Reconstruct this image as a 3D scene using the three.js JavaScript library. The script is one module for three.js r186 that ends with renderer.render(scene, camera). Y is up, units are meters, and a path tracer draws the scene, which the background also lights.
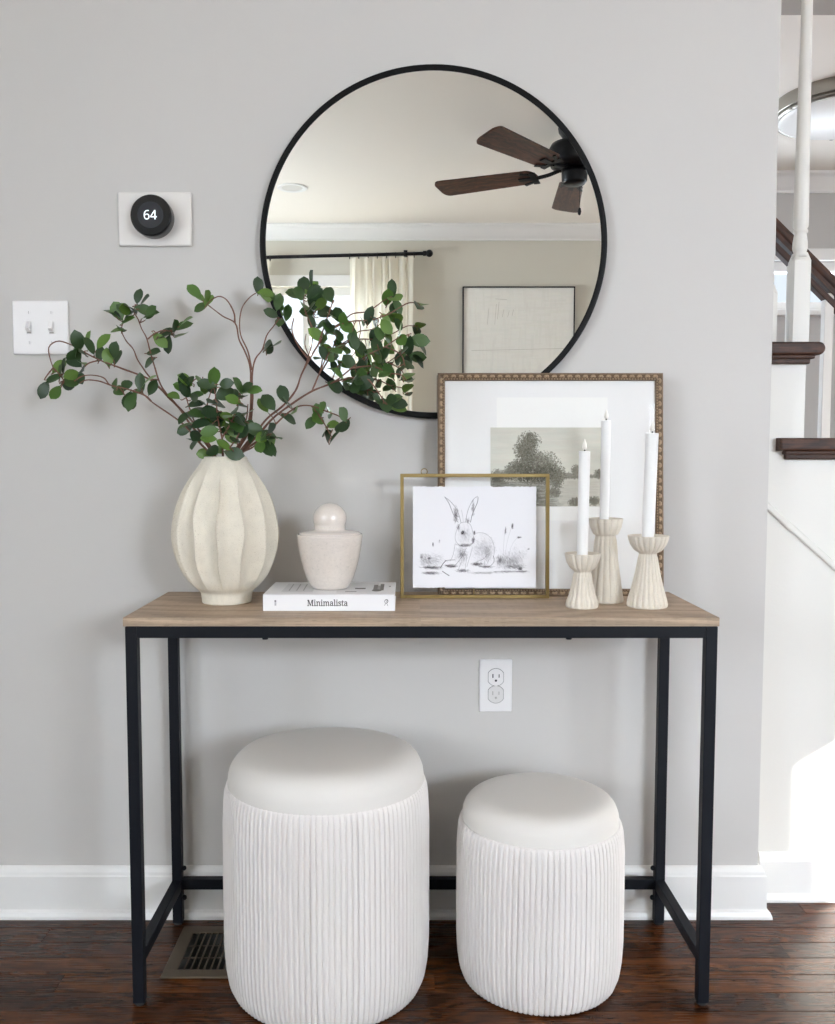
import * as THREE from 'three';
import { RoundedBoxGeometry } from 'three/addons/geometries/RoundedBoxGeometry.js';
import { mergeGeometries } from 'three/addons/utils/BufferGeometryUtils.js';
import { RectAreaLightUniformsLib } from 'three/addons/lights/RectAreaLightUniformsLib.js';
import { FontLoader } from 'three/addons/loaders/FontLoader.js';
import { TextGeometry } from 'three/addons/geometries/TextGeometry.js';

// ---------------------------------------------------------------- camera, sky, sun, daylight, exposure
const scene = new THREE.Scene();
const camera = new THREE.PerspectiveCamera(2 * Math.atan(512 / 918) * 180 / Math.PI, 835 / 1024, 0.05, 60);
camera.position.set(0, 0.966, 1.885);
camera.rotation.set(-4.0 * Math.PI / 180, 0, 0);
camera.setViewOffset(835, 1024, 13.5, -10, 835, 1024);
scene.add(camera);
const renderer = new THREE.WebGLRenderer({ antialias: true });
renderer.toneMapping = THREE.LinearToneMapping;
renderer.toneMappingExposure = 2.0;
renderer.shadowMap.enabled = true;
RectAreaLightUniformsLib.init();
scene.background = new THREE.Color().setRGB(0.42, 0.47, 0.52);
const sun = new THREE.DirectionalLight(new THREE.Color().setRGB(1, 0.96, 0.9), 42);
sun.position.set(4 * 3, 2.37 * 3, 1 * 3);
sun.target.position.set(0, 0, 0);
sun.castShadow = true; sun.shadow.radius = 0.5;
Object.assign(sun.shadow.camera, { left: -6, right: 6, top: 6, bottom: -6, near: 0.5, far: 30 });
sun.shadow.mapSize.set(2048, 2048);
scene.add(sun, sun.target);
function daylight(name, w, h, pos, towards, intensity, rgb) {      // sky light coming in through a window opening
  const l = new THREE.RectAreaLight(new THREE.Color().setRGB(...rgb), intensity, w, h);
  l.name = name; l.position.set(...pos); l.lookAt(...towards); scene.add(l); return l;
}
const SKY = [0.9, 1.0, 1.13];                                      // light from the sky falls in obliquely, downwards
daylight('window_daylight', 1.4, 1.4, [-0.63, 1.75, 4.55], [-0.63, -0.35, 0], 0.3, SKY);
daylight('window_daylight_001', 1.9, 2.1, [2.4, 2.35, 4.85], [1.6, -0.8, 0], 23, SKY);
daylight('window_daylight_002', 1.2, 1.9, [3.85, 1.15, 0.1], [0, 0.1, 0.1], 1.6, [0.93, 1.0, 1.1]);
daylight('window_daylight_003', 0.9, 0.26, [2.35, 1.87, -3.13], [2.35, 1.87, 0], 5, SKY);
daylight('window_daylight_004', 1.5, 1.3, [-2.85, 1.5, 3.1], [1.5, 2.2, 3.2], 9.5, SKY);
daylight('window_daylight_005', 0.95, 1.4, [-1.87, 2.55, 4.8], [-1.3, -0.5, 0], 13, SKY);
daylight('window_daylight_006', 1.2, 1.1, [0.85, 1.48, -3.13], [0.85, 1.6, 0], 4, SKY);

// ---------------------------------------------------------------- helpers
let seed = 7;
const rnd = () => { seed = (seed * 1664525 + 1013904223) >>> 0; return seed / 4294967296; };
const rr = (a, b) => a + (b - a) * rnd();
const V = (x, y, z) => new THREE.Vector3(x, y, z);
const used = {};
function numbered(name) { const n = used[name] = (used[name] ?? -1) + 1; return n ? name + '_' + String(n).padStart(3, '0') : name; }
function shade(o) { o.traverse((m) => { if (m.isMesh) { m.castShadow = true; m.receiveShadow = true; } }); return o; }
function thing(name, label, category, pos = [0, 0, 0], group) {
  const o = new THREE.Group(); o.name = numbered(name); o.position.set(...pos); o.userData = { label, category };
  if (group) o.userData.group = group;
  scene.add(o); return o;
}
function part(parent, name, geo, mat, pos, rot) {
  const m = new THREE.Mesh(geo, mat); m.name = name;
  if (pos) m.position.set(...pos);
  if (rot) m.rotation.set(...rot);
  m.castShadow = m.receiveShadow = true; parent.add(m); return m;
}
function single(name, label, category, geo, mat, pos, rot, group) {
  const m = part(scene, numbered(name), geo ?? new THREE.BufferGeometry(), mat, pos, rot); m.userData = { label, category };
  if (group) m.userData.group = group; return m;
}
function struct(name, label, category, geo, mat, pos) {
  const m = geo ? part(scene, name, geo, mat, pos) : new THREE.Group();
  if (!geo) { m.name = name; if (pos) m.position.set(...pos); scene.add(m); }
  m.userData = { kind: 'structure', label, category }; return m;
}
const box = (w, h, d) => new THREE.BoxGeometry(w, h, d);
const span = (x0, x1, y0, y1, z0, z1) => box(x1 - x0, y1 - y0, z1 - z0).translate((x0 + x1) / 2, (y0 + y1) / 2, (z0 + z1) / 2);
const rspan = (x0, x1, y0, y1, z0, z1, r = 0.001, s = 2) => new RoundedBoxGeometry(x1 - x0, y1 - y0, z1 - z0, s, r).translate((x0 + x1) / 2, (y0 + y1) / 2, (z0 + z1) / 2);
const cyl = (r0, r1, h, n = 24) => new THREE.CylinderGeometry(r0, r1, h, n);
const lathe = (pts, n = 48) => new THREE.LatheGeometry(pts.map((p) => new THREE.Vector2(p[0], p[1])), n);
const merge = (list) => mergeGeometries(list.map((g) => { g = g.index ? g.toNonIndexed() : g; for (const k of Object.keys(g.attributes)) if (!['position', 'normal', 'uv'].includes(k)) g.deleteAttribute(k); return g; }));
const tube = (pts, r, n = 24, s = 6) => new THREE.TubeGeometry(new THREE.CatmullRomCurve3(pts.map((p) => p.isVector3 ? p : V(...p))), n, r, s, false);
function prism(outline, along0, along1, axis) {                    // outline of [a, b] pairs swept along x ('x': a = z, b = y) or z ('z': a = x, b = y)
  const s = new THREE.Shape(outline.map((p) => new THREE.Vector2(p[0], p[1])));
  const g = new THREE.ExtrudeGeometry(s, { depth: along1 - along0, bevelEnabled: false });
  if (axis === 'z') return g.translate(0, 0, along0);
  return g.rotateY(Math.PI / 2).scale(1, 1, -1).translate(along0, 0, 0);
}
function fixFlip(g) {                                              // turn triangles round after a mirroring scale
  g = g.index ? g.toNonIndexed() : g;
  for (const k in g.attributes) { const a = g.attributes[k], s = a.itemSize, v = a.array; for (let i = 0; i < a.count; i += 3) for (let c = 0; c < s; c++) { const t = v[(i + 1) * s + c]; v[(i + 1) * s + c] = v[(i + 2) * s + c]; v[(i + 2) * s + c] = t; } }
  g.computeVertexNormals(); return g;
}
const sweepX = (outline, x0, x1) => fixFlip(prism(outline, x0, x1, 'x'));

// noise and textures
function lattice(n, s) { let q = s; const a = new Float32Array(n * n); for (let i = 0; i < a.length; i++) { q = (q * 1664525 + 1013904223) >>> 0; a[i] = q / 4294967296; } return a; }
const NOISE = lattice(256, 91);
function noise(x, y) {                                             // repeats every 256 units
  const xi = Math.floor(x), yi = Math.floor(y), fx = x - xi, fy = y - yi, u = fx * fx * (3 - 2 * fx), v = fy * fy * (3 - 2 * fy);
  const at = (a, b) => NOISE[((b & 255) << 8) | (a & 255)];
  return (at(xi, yi) * (1 - u) + at(xi + 1, yi) * u) * (1 - v) + (at(xi, yi + 1) * (1 - u) + at(xi + 1, yi + 1) * u) * v;
}
function dataTex(w, h, fn, srgb = true) {
  const d = new Uint8Array(w * h * 4);
  for (let y = 0; y < h; y++) for (let x = 0; x < w; x++) { const c = fn(x / w, y / h, x, y), i = (y * w + x) * 4; for (let k = 0; k < 3; k++) d[i + k] = Math.max(0, Math.min(255, Math.round(Array.isArray(c) ? c[k] : c))); d[i + 3] = 255; }
  const t = new THREE.DataTexture(d, w, h); t.magFilter = THREE.LinearFilter; t.minFilter = THREE.LinearMipmapLinearFilter; t.generateMipmaps = true;
  t.wrapS = t.wrapT = THREE.RepeatWrapping; if (srgb) t.colorSpace = THREE.SRGBColorSpace; t.needsUpdate = true; return t;
}
function canvasTex(w, h, draw) {
  const c = document.createElement('canvas'); c.width = w; c.height = h; draw(c.getContext('2d'), w, h);
  const t = new THREE.CanvasTexture(c); t.colorSpace = THREE.SRGBColorSpace; t.anisotropy = 8; return t;
}
const std = (o) => new THREE.MeshStandardMaterial(o);
const phy = (o) => new THREE.MeshPhysicalMaterial(o);

// ---------------------------------------------------------------- materials
const fineBump = dataTex(256, 256, (u, v, x, y) => 90 + 80 * noise(x / 3, y / 3) + 60 * noise(x / 8 + 40, y / 8), false);
const paint = (hex, rough = 0.62) => { const b = fineBump.clone(); b.repeat.set(4, 4); return std({ color: hex, roughness: rough, bumpMap: b, bumpScale: 0.00025 }); };
const M = {};
M.wall = paint('#d2cfcb'); M.wallOpp = paint('#dad6ca'); M.ceiling = paint('#f6f0e6', 0.8);
M.trim = std({ color: '#f1f0ed', roughness: 0.38 });
M.stairWhite = paint('#e8e6e0', 0.45);
M.floorBase = std({ color: '#1a110c', roughness: 0.9 });
const floorGrain = dataTex(1024, 256, (u, v, x, y) => {
  const warp = 8 * noise(x / 128, y / 40) + 2.2 * noise(x / 32 + 9, y / 10);
  const ring = 0.5 + 0.5 * Math.sin((y / 12 + warp) * 2.2), pore = noise(x / 12, y * 1.1), fine = noise(x / 40 + 3, y / 1.6);
  const t = 0.62 + 0.26 * ring + 0.22 * (fine - 0.5) - (pore > 0.72 ? 0.28 * (pore - 0.6) / 0.4 : 0) + 0.2 * (noise(x / 150, y / 60) - 0.5);
  return [228 * t, 222 * t, 214 * t];
});
const floorRough = dataTex(512, 256, (u, v, x, y) => 150 + 45 * noise(x / 20, y / 1.5) + 45 * noise(x / 60, y / 30), false);
M.floor = ['#7b4924', '#693c1f', '#855028', '#734423', '#5e361b'].map((c) => phy({ color: c, map: floorGrain, roughnessMap: floorRough, roughness: 0.36, specularIntensity: 0.5 }));
const oakGrain = dataTex(1024, 512, (u, v, x, y) => {
  const warp = 5 * noise(x / 200, y / 60), streak = noise(x / 90, y / 2.2), band = 0.5 + 0.5 * Math.sin((y / 26 + warp) * 2), pore = noise(x / 16 + 7, y / 1.1);
  const t = 0.86 + 0.1 * band + 0.14 * (streak - 0.5) - (pore > 0.75 ? 0.1 : 0);
  return [236 * t, 228 * t, 217 * t];
});
M.oak = std({ color: '#d3bfab', map: oakGrain, roughness: 0.55 });
M.black = phy({ color: '#10131a', roughness: 0.5, specularIntensity: 0.5 });
M.mirrorFrame = phy({ color: '#070707', roughness: 0.5, specularIntensity: 0.4 });
M.mirror = std({ color: '#eceeeb', roughness: 0.0, metalness: 1 });
const clothBump = dataTex(256, 256, (u, v, x, y) => 128 + 70 * (noise(x / 1.5, y / 1.5) - 0.5) + 50 * (noise(x / 6, y / 6) - 0.5), false);
M.velvet = phy({ color: '#ece7e3', roughness: 0.85, sheen: 0.25, sheenRoughness: 0.5, sheenColor: new THREE.Color('#ffffff'), bumpMap: clothBump, bumpScale: 0.0002 });
M.cushion = phy({ color: '#e6e2dc', roughness: 0.8, sheen: 0.5, sheenRoughness: 0.45, sheenColor: new THREE.Color('#ffffff'), bumpMap: clothBump, bumpScale: 0.0003 });
const clay = dataTex(512, 512, (u, v, x, y) => {
  const s = noise(x / 2.1 + 31, y / 2.1), f = noise(x / 1.3, y / 1.3), m = noise(x / 40, y / 40);
  const k = 246 - 8 * m - 6 * f, d = s > 0.9 ? 40 : s > 0.86 ? 16 : 0;
  return [k - d, k - 2 - d * 1.1, k - 8 - d * 1.3];
});
const clayBump = dataTex(512, 512, (u, v, x, y) => 120 + 60 * noise(x / 2, y / 2) + 60 * noise(x / 5 + 11, y / 5), false);
M.clay = std({ color: '#f7f1e5', map: clay, roughness: 0.75, bumpMap: clayBump, bumpScale: 0.0006 });
M.glaze = phy({ color: '#eae2da', map: dataTex(512, 512, (u, v, x, y) => { const a = noise(x / 7, y / 7), b = noise(x / 3 + 8, y / 3), k = 244 + 8 * a - (b > 0.8 ? 10 : 0); return [k, k - 2, k - 4]; }), roughness: 0.28, clearcoat: 0.8, clearcoatRoughness: 0.08 });
M.stoneware = std({ color: '#efe8de', map: clay, roughness: 0.7, bumpMap: clayBump, bumpScale: 0.0002 });
M.wax = phy({ color: '#f4f3f1', roughness: 0.5 });
M.flame = phy({ color: '#f3efe6', roughness: 0.35 });
M.wick = std({ color: '#3b3634', roughness: 0.9 });
M.bronze = std({ color: '#b39b80', roughness: 0.45, metalness: 0.55 });
M.bronzeDark = std({ color: '#7a6550', roughness: 0.5, metalness: 0.45 });
M.brass = std({ color: '#9a8556', roughness: 0.38, metalness: 0.7 });
M.glass = phy({ color: '#ffffff', roughness: 0, transmission: 1, thickness: 0, ior: 1.5 });
M.pictureGlass = phy({ color: '#ffffff', roughness: 0, transmission: 1, thickness: 0, ior: 1.18 });
M.mat = std({ color: '#efeeec', roughness: 0.9 });
M.plate = phy({ color: '#f2f0ef', roughness: 0.35 });
M.plateWarm = phy({ color: '#ebe7e2', roughness: 0.42 });
M.slot = std({ color: '#222222', roughness: 0.8 });
M.screw = std({ color: '#cfcac4', roughness: 0.4, metalness: 0.3 });
M.darkWood = std({ color: '#694330', map: floorGrain, roughness: 0.55 });
M.nickel = std({ color: '#a9a59d', roughness: 0.3, metalness: 0.9 });
M.vent = std({ color: '#6f6253', roughness: 0.45, metalness: 0.5 });
M.duct = std({ color: '#8b8c8b', roughness: 0.55, metalness: 0.6 });
M.bark = std({ color: '#7b5748', roughness: 0.75, bumpMap: clayBump, bumpScale: 0.0004 });
M.leaf = ['#344d29', '#41602d', '#2c4427', '#517431', '#628336'].map((c) => phy({ color: c, roughness: 0.42, side: THREE.DoubleSide, transmission: 0.12, thickness: 0 }));
M.sheer = phy({ color: '#f6f1e4', roughness: 1, side: THREE.DoubleSide, transmission: 0.5, thickness: 0 });
M.fanBlade = std({ color: '#7c4f3b', map: floorGrain, roughness: 0.4 });
M.fanMetal = std({ color: '#17171a', roughness: 0.4, metalness: 0.5 });
M.paper = std({ color: '#f4f3f4', roughness: 0.95 });

// ---------------------------------------------------------------- the setting
// rooms: living room x -2.4..3.5, z 0..4.13; stair hall behind, z -3.03..0; ceiling at 2.44
const CE = 2.44;
function wallWithHoles(axis, at0, at1, a0, a1, holes) {            // axis 'z': wall across x at depth at0..at1; axis 'x': wall across z
  const g = [], put = (p0, p1, y0, y1) => { if (p1 - p0 > 1e-4 && y1 - y0 > 1e-4) g.push(axis === 'z' ? span(p0, p1, y0, y1, at0, at1) : span(at0, at1, y0, y1, p0, p1)); };
  let p = a0;
  for (const [h0, h1, y0, y1] of holes) { put(p, h0, 0, CE); put(h0, h1, 0, y0); put(h0, h1, y1, CE); p = h1; }
  put(p, a1, 0, CE); return merge(g);
}
struct('wall_back', 'light greige painted wall behind the console table', 'wall', span(-2.4, 0.7475, 0, CE, -0.115, 0), M.wall);
struct('wall_front', 'greige wall with curtained window seen in the round mirror', 'wall', wallWithHoles('z', 4.13, 4.25, -2.52, 3.62, [[-2.28, -1.46, 0.9, 2.06], [-1.23, -0.03, 0.9, 2.06], [1.55, 3.25, 0.12, 2.06]]), M.wallOpp);
struct('wall_left', 'plain greige wall closing the room on the left', 'wall', wallWithHoles('x', -2.52, -2.4, -0.115, 4.13, [[2.4, 3.8, 0.9, 2.06]]), M.wall);
struct('wall_right', 'greige wall with the glazed entrance door on the right', 'wall', wallWithHoles('x', 3.5, 3.62, -3.03, 4.13, [[-0.46, 0.66, 0.04, 1.97]]), M.wall);
struct('wall_far', 'grey wall at the far end of the stair hall', 'wall', wallWithHoles('z', -3.15, -3.03, -0.72, 3.62, [[0.2, 1.5, 0.9, 2.06], [1.9, 2.8, 1.74, 2.0]]), paint('#c3c1be'));
struct('wall_hall', 'wall closing the stair hall behind the stairs', 'wall', span(-0.72, -0.6, 0, CE, -3.03, -0.115), M.wall);
struct('ceiling', 'white ceiling over living room and stair hall', 'ceiling', span(-2.52, 3.62, CE, CE + 0.12, -3.15, 4.25), M.ceiling);
struct('trim_beam', 'taupe boxed beam across the stair hall ceiling', 'beam', span(-0.6, 3.5, 2.366, CE, -1.13, -1.015), paint('#aca59b'));

// floor: single boards, 57 mm wide, laid along the wall
const floor = struct('floor', 'dark brown stained hardwood strip floor', 'floor');
part(floor, 'subfloor', merge([span(-2.52, -0.43, -0.14, -0.02, -3.15, 4.25), span(-0.176, 3.62, -0.14, -0.02, -3.15, 4.25), span(-0.43, -0.176, -0.14, -0.02, -3.15, 0.0566), span(-0.43, -0.176, -0.14, -0.02, 0.2282, 4.25)]), M.floorBase);   // open where the vent's duct passes
{
  const BW = 0.0572, GAP = 0.0007;
  function board(x0, x1, z0, z1) {                                  // board with eased upper edges
    const e = 0.0009, w = x1 - x0 - GAP, d = z1 - z0 - GAP, g = new THREE.BufferGeometry();
    const P = [[0, -0.019, 0], [w, -0.019, 0], [w, -0.019, d], [0, -0.019, d], [0, -e, 0], [w, -e, 0], [w, -e, d], [0, -e, d], [e, 0, e], [w - e, 0, e], [w - e, 0, d - e], [e, 0, d - e]];
    const Q = [[8, 11, 10, 9], [4, 8, 9, 5], [5, 9, 10, 6], [6, 10, 11, 7], [7, 11, 8, 4], [0, 4, 5, 1], [1, 5, 6, 2], [2, 6, 7, 3], [3, 7, 4, 0]];
    const pos = [], uv = [], u0 = rnd(), v0 = rnd();
    for (const q of Q) for (const k of [q[0], q[1], q[2], q[0], q[2], q[3]]) { const p = P[k]; pos.push(x0 + p[0], p[1], z0 + p[2]); uv.push(u0 + p[0] / 1.1, v0 + p[2] / 0.26); }
    g.setAttribute('position', new THREE.Float32BufferAttribute(pos, 3)); g.setAttribute('uv', new THREE.Float32BufferAttribute(uv, 2)); g.computeVertexNormals(); return g;
  }
  const rest = [[], [], []]; let made = 0;
  for (let row = 0; row < 128; row++) {
    const z0 = row < 73 ? -0.115 + row * BW : -0.115 - (row - 72) * BW, z1 = z0 + BW;
    if (z1 < -3.1) break;
    let x = -2.4 - rr(0, 0.9);
    while (x < 3.5) {
      const x1 = x + rr(0.95, 2.0), a = Math.max(x, -2.4), b = Math.min(x1, 3.5);
      const runs = row >= 3 && row <= 5 ? [[a, Math.min(b, -0.43)], [Math.max(a, -0.176), b]] : [[a, b]];   // boards are cut round the floor vent
      for (const [a, b] of runs) if (b - a > 0.02) {
        const near = row < 73 && made < 296, tone = Math.floor(rnd() * 5);
        if (near) { part(floor, 'plank', board(a, b, z0, z1), M.floor[tone]); made++; } else rest[tone % 3].push(board(a, b, z0, z1));
      }
      x = x1;
    }
  }
  rest.forEach((r, i) => { if (r.length) { const m = part(floor, 'hall_planks', merge(r), M.floor[i]); m.userData.kind = 'stuff'; } });
}

// baseboards: cap, flat face and a flared shoe (outline as [z, y])
const baseOutline = (z, s = 1) => [[z, 0], [z + 0.025 * s, 0], [z + 0.0245 * s, 0.006], [z + 0.021 * s, 0.014], [z + 0.0155 * s, 0.018], [z + 0.0145 * s, 0.088], [z + 0.0125 * s, 0.091], [z + 0.0115 * s, 0.097], [z + 0.007 * s, 0.104], [z + 0.003 * s, 0.107], [z, 0.107]];
{
  // mitred run: along the back wall, then round its end
  const prof = baseOutline(0), pos = [];
  const run = prof.map(([o, y]) => [[-2.4, y, o], [0.7475 + o, y, o], [0.7475 + o, y, -0.066]]);
  for (let i = 0; i < prof.length - 1; i++) for (let k = 0; k < 2; k++) {
    const a = run[i][k], b = run[i][k + 1], c = run[i + 1][k + 1], d = run[i + 1][k];
    pos.push(...a, ...b, ...c, ...a, ...c, ...d);
  }
  const g = new THREE.BufferGeometry(); g.setAttribute('position', new THREE.Float32BufferAttribute(pos, 3)); g.computeVertexNormals();
  g.setAttribute('uv', new THREE.Float32BufferAttribute(new Float32Array(pos.length / 3 * 2), 2));
  struct('baseboard_back', 'white baseboard with stepped cap behind the console table', 'baseboard', g, M.trim);
}
struct('baseboard_stair', 'white baseboard along the foot of the stair panel', 'baseboard', sweepX(baseOutline(-0.07, 0.8), 0.776, 2.4), M.trim);
struct('baseboard_front', 'white baseboard below the curtained window', 'baseboard', fixFlip(sweepX(baseOutline(0), -2.4, 1.55).scale(1, 1, -1)).translate(0, 0, 4.13), M.trim);
struct('baseboard_left', 'white baseboard along the left wall', 'baseboard', prism(baseOutline(-2.4), 0.02, 4.1, 'z'), M.trim);
// crown mouldings
const crownOutline = [[0, CE], [0, CE - 0.092], [0.012, CE - 0.092], [0.014, CE - 0.082], [0.03, CE - 0.066], [0.05, CE - 0.04], [0.062, CE - 0.024], [0.078, CE - 0.014], [0.085, CE - 0.012], [0.085, CE]];
struct('trim_1', 'white crown moulding above the curtained window', 'crown moulding', fixFlip(sweepX(crownOutline, -2.4, 3.5).scale(1, 1, -1)).translate(0, 0, 4.13), M.trim);
struct('trim_2', 'white crown moulding on the far hall wall', 'crown moulding', sweepX(crownOutline, -0.6, 3.5).translate(0, 0, -3.03), M.trim);
struct('trim_3', 'white crown moulding above the console table wall', 'crown moulding', sweepX(crownOutline, -2.4, 0.748), M.trim);

// windows
function windowUnit(n, label, w, h, cols, rows, casing, mullion = 0.045) {   // in its own axes: opening centred at x, sill at y 0, room side towards +z
  const g = struct('window_' + n, label, 'window');
  const f = [span(-w / 2, w / 2, 0, 0.05, -0.09, -0.03), span(-w / 2, w / 2, h - 0.05, h, -0.09, -0.03), span(-w / 2, -w / 2 + 0.05, 0.05, h - 0.05, -0.09, -0.03), span(w / 2 - 0.05, w / 2, 0.05, h - 0.05, -0.09, -0.03)];
  part(g, 'sash_frame', merge(f), M.trim);
  const iw = (w - 0.1) / cols, ih = (h - 0.1) / rows, mw = mullion / 2;
  for (let c = 1; c < cols; c++) part(g, 'mullion', span(-w / 2 + 0.05 + c * iw - mw, -w / 2 + 0.05 + c * iw + mw, 0.05, h - 0.05, -0.08, -0.04), M.trim);
  for (let r = 1; r < rows; r++) part(g, 'rail', span(-w / 2 + 0.05, w / 2 - 0.05, 0.05 + r * ih - 0.02, 0.05 + r * ih + 0.02, -0.078, -0.042), M.trim);
  for (let c = 0; c < cols; c++) for (let r = 0; r < rows; r++) {
    const x = -w / 2 + 0.05 + (c + 0.5) * iw, y = 0.05 + (r + 0.5) * ih;
    part(g, 'pane', new THREE.PlaneGeometry(iw, ih), M.glass, [x, y, -0.06]);
  }
  if (casing) {
    part(g, 'casing', merge([rspan(-w / 2 - casing, w / 2 + casing, h, h + casing, 0.0005, 0.02, 0.003), rspan(-w / 2 - casing, -w / 2, 0, h, 0.0005, 0.018, 0.003), rspan(w / 2, w / 2 + casing, 0, h, 0.0005, 0.018, 0.003)]), M.trim);
    part(g, 'sill', rspan(-w / 2 - casing - 0.02, w / 2 + casing + 0.02, -0.03, 0, 0.0005, 0.05, 0.004), M.trim);
  }
  return g;
}
{ const w = windowUnit(1, 'white framed window between sheer curtains, seen in the mirror', 1.2, 1.16, 2, 2, 0.07); w.position.set(-0.63, 0.9, 4.13); w.rotation.y = Math.PI; }
{ const w = windowUnit(2, 'wide white four-light glazed door in the front wall', 1.7, 1.94, 4, 1, 0.08, 0.1); w.position.set(2.4, 0.12, 4.13); w.rotation.y = Math.PI; }
{ const w = windowUnit(3, 'white framed glazed entrance door facing the stair foot', 1.12, 1.93, 1, 1, 0.08); w.position.set(3.5, 0.04, 0.1); w.rotation.y = -Math.PI / 2; }
{ const w = windowUnit(6, 'narrow white framed window in the front wall corner', 0.82, 1.16, 1, 2, 0.07); w.position.set(-1.87, 0.9, 4.13); w.rotation.y = Math.PI; }
{ const w = windowUnit(7, 'white framed window at the end of the stair hall', 1.3, 1.16, 2, 1, 0.07); w.position.set(0.85, 0.9, -3.03); }
{ const w = windowUnit(5, 'white framed window in the left wall', 1.4, 1.16, 2, 1, 0.07); w.position.set(-2.4, 0.9, 3.1); w.rotation.y = Math.PI / 2; }
{ const w = windowUnit(4, 'low white transom window high on the far hall wall', 0.9, 0.26, 1, 1, 0.06); w.position.set(2.35, 1.74, -3.03); }

// ---------------------------------------------------------------- staircase (rises to the left behind the back wall)
{
  const RISE = 0.2, RUN = 0.215, TOP = 1.2076, NOSE = 0.879;      // uppermost tread in view and its nosing
  const st = thing('staircase', 'white staircase with dark brown wooden treads beside the back wall', 'staircase', [NOSE, 0, -0.07]);
  const lx = (x) => x - NOSE, lz = (z) => z + 0.07;
  const treads = [];
  for (let k = -1; k < 6; k++) { const y = TOP - k * RISE, nose = NOSE + k * RUN; if (y > 0.1) treads.push([nose, y]); }
  const outline = [[0.7495, 0], [0.7495, TOP - 0.045]];
  for (const [nose, y] of treads) { if (nose < 0.8) continue; const riser = nose - 0.031; outline.push([riser, y - 0.045]); outline.push([riser, Math.max(0, y - RISE - 0.027)]); outline.push([riser + 0.001, Math.max(0, y - RISE - 0.045)]); }
  const last = treads[treads.length - 1]; outline.push([last[0] - 0.03, 0]);
  const clean = []; for (const p of outline) if (!clean.length || Math.hypot(p[0] - clean[clean.length - 1][0], p[1] - clean[clean.length - 1][1]) > 0.002) clean.push(p);
  part(st, 'side_panel', prism(clean.map(([x, y]) => [lx(x), y]), lz(-0.1), 0, 'z'), M.stairWhite);
  // sloping moulding on the panel
  const sl = Math.atan2(0.8614 - 0.7327, 0.9233 - 0.7762), ml = 1.15;
  part(st, 'sloping_moulding', new RoundedBoxGeometry(ml, 0.014, 0.009, 3, 0.004), M.stairWhite, [lx(0.7762 + ml / 2 * Math.cos(sl) - 0.008), 0.868 - ml / 2 * Math.sin(sl), 0.004], [0, 0, -sl]);
  for (const [nose, y] of treads) {
    const hidden = nose < 0.8, x0 = hidden ? 0.5 : nose - RUN - 0.031 - 0.03, z1 = hidden ? -0.118 : -0.04;
    const board = new THREE.Shape(); const t = 0.027, n = t / 2;
    board.moveTo(lx(Math.max(x0, nose - RUN - 0.06)), 0); board.lineTo(lx(nose - n), 0); board.absarc(lx(nose - n), n, n, -Math.PI / 2, Math.PI / 2, false); board.lineTo(lx(Math.max(x0, nose - RUN - 0.06)), t); board.closePath();
    // body of the tread, then the rounded return along its open end
    const left = hidden ? lx(0.5) : Math.max(lx(0.7495), lx(nose - RUN - 0.09));
    const b2 = new THREE.Shape(); b2.moveTo(left, 0); b2.lineTo(lx(nose - n), 0); b2.absarc(lx(nose - n), n, n, -Math.PI / 2, Math.PI / 2, false); b2.lineTo(left, t); b2.closePath();
    const back = lz(-0.95), front = lz(hidden ? -0.118 : z1 - 0.006);
    const g = new THREE.ExtrudeGeometry(b2, { depth: front - back - 0.006, bevelEnabled: true, bevelSize: 0.005, bevelThickness: 0.006, bevelSegments: 3, bevelOffset: -0.005, curveSegments: 8 }).translate(0, y - t, back);
    { const p = g.attributes.position, uv = g.attributes.uv; for (let i = 0; i < p.count; i++) uv.setXY(i, p.getX(i) * 0.9 + y, p.getY(i) * 5 + p.getZ(i) * 3); }
    const tr = part(st, 'tread', g, M.darkWood); tr.userData.label = 'dark brown wooden stair tread';
    if (!hidden) {
      const cx0 = left + 0.012;
      part(tr, 'cove_moulding', merge([rspan(cx0, lx(nose - 0.021), y - t - 0.008, y - t, lz(-0.0695), lz(-0.048), 0.003), rspan(cx0 + 0.004, lx(nose - 0.027), y - t - 0.018, y - t - 0.006, lz(-0.0695), lz(-0.057), 0.003)]), M.darkWood);
    }
    part(st, 'riser', span(lx(nose - 0.031 - 0.015), lx(nose - 0.031), Math.max(0.001, y - RISE), y - t, back, lz(hidden ? -0.118 : -0.1)), M.stairWhite);
  }
  // near railing
  const nr = thing('stair_railing', 'white turned balusters on the dark tread nearest the wall', 'railing', [NOSE, TOP, -0.07]);
  function baluster(x, z, y0, blockTop, y1) {
    const h = 0.0172, b = merge([span(-h, h, 0, blockTop - y0, -h, h)]);
    const s = blockTop - y0, L = y1 - blockTop;
    const c = new THREE.CylinderGeometry(0.0165, h * Math.SQRT2, 0.018, 4, 1).rotateY(Math.PI / 4).translate(0, s + 0.009, 0);
    const turned = lathe([[0.0001, s], [0.0175, s + 0.008], [0.0155, s + 0.014], [0.0125, s + 0.019], [0.0138, s + 0.022], [0.0152, s + 0.028], [0.0148, s + 0.04], [0.0132, s + 0.052], [0.012, s + 0.058], [0.0148, s + 0.0605], [0.0152, s + 0.064], [0.0125, s + 0.068], [0.0155, s + 0.073], [0.0158, s + 0.09], [0.0118, s + L * 0.55], [0.0092, s + L], [0.0001, s + L]], 20);
    return merge([b, c, turned]).translate(x, y0, z);
  }
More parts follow.
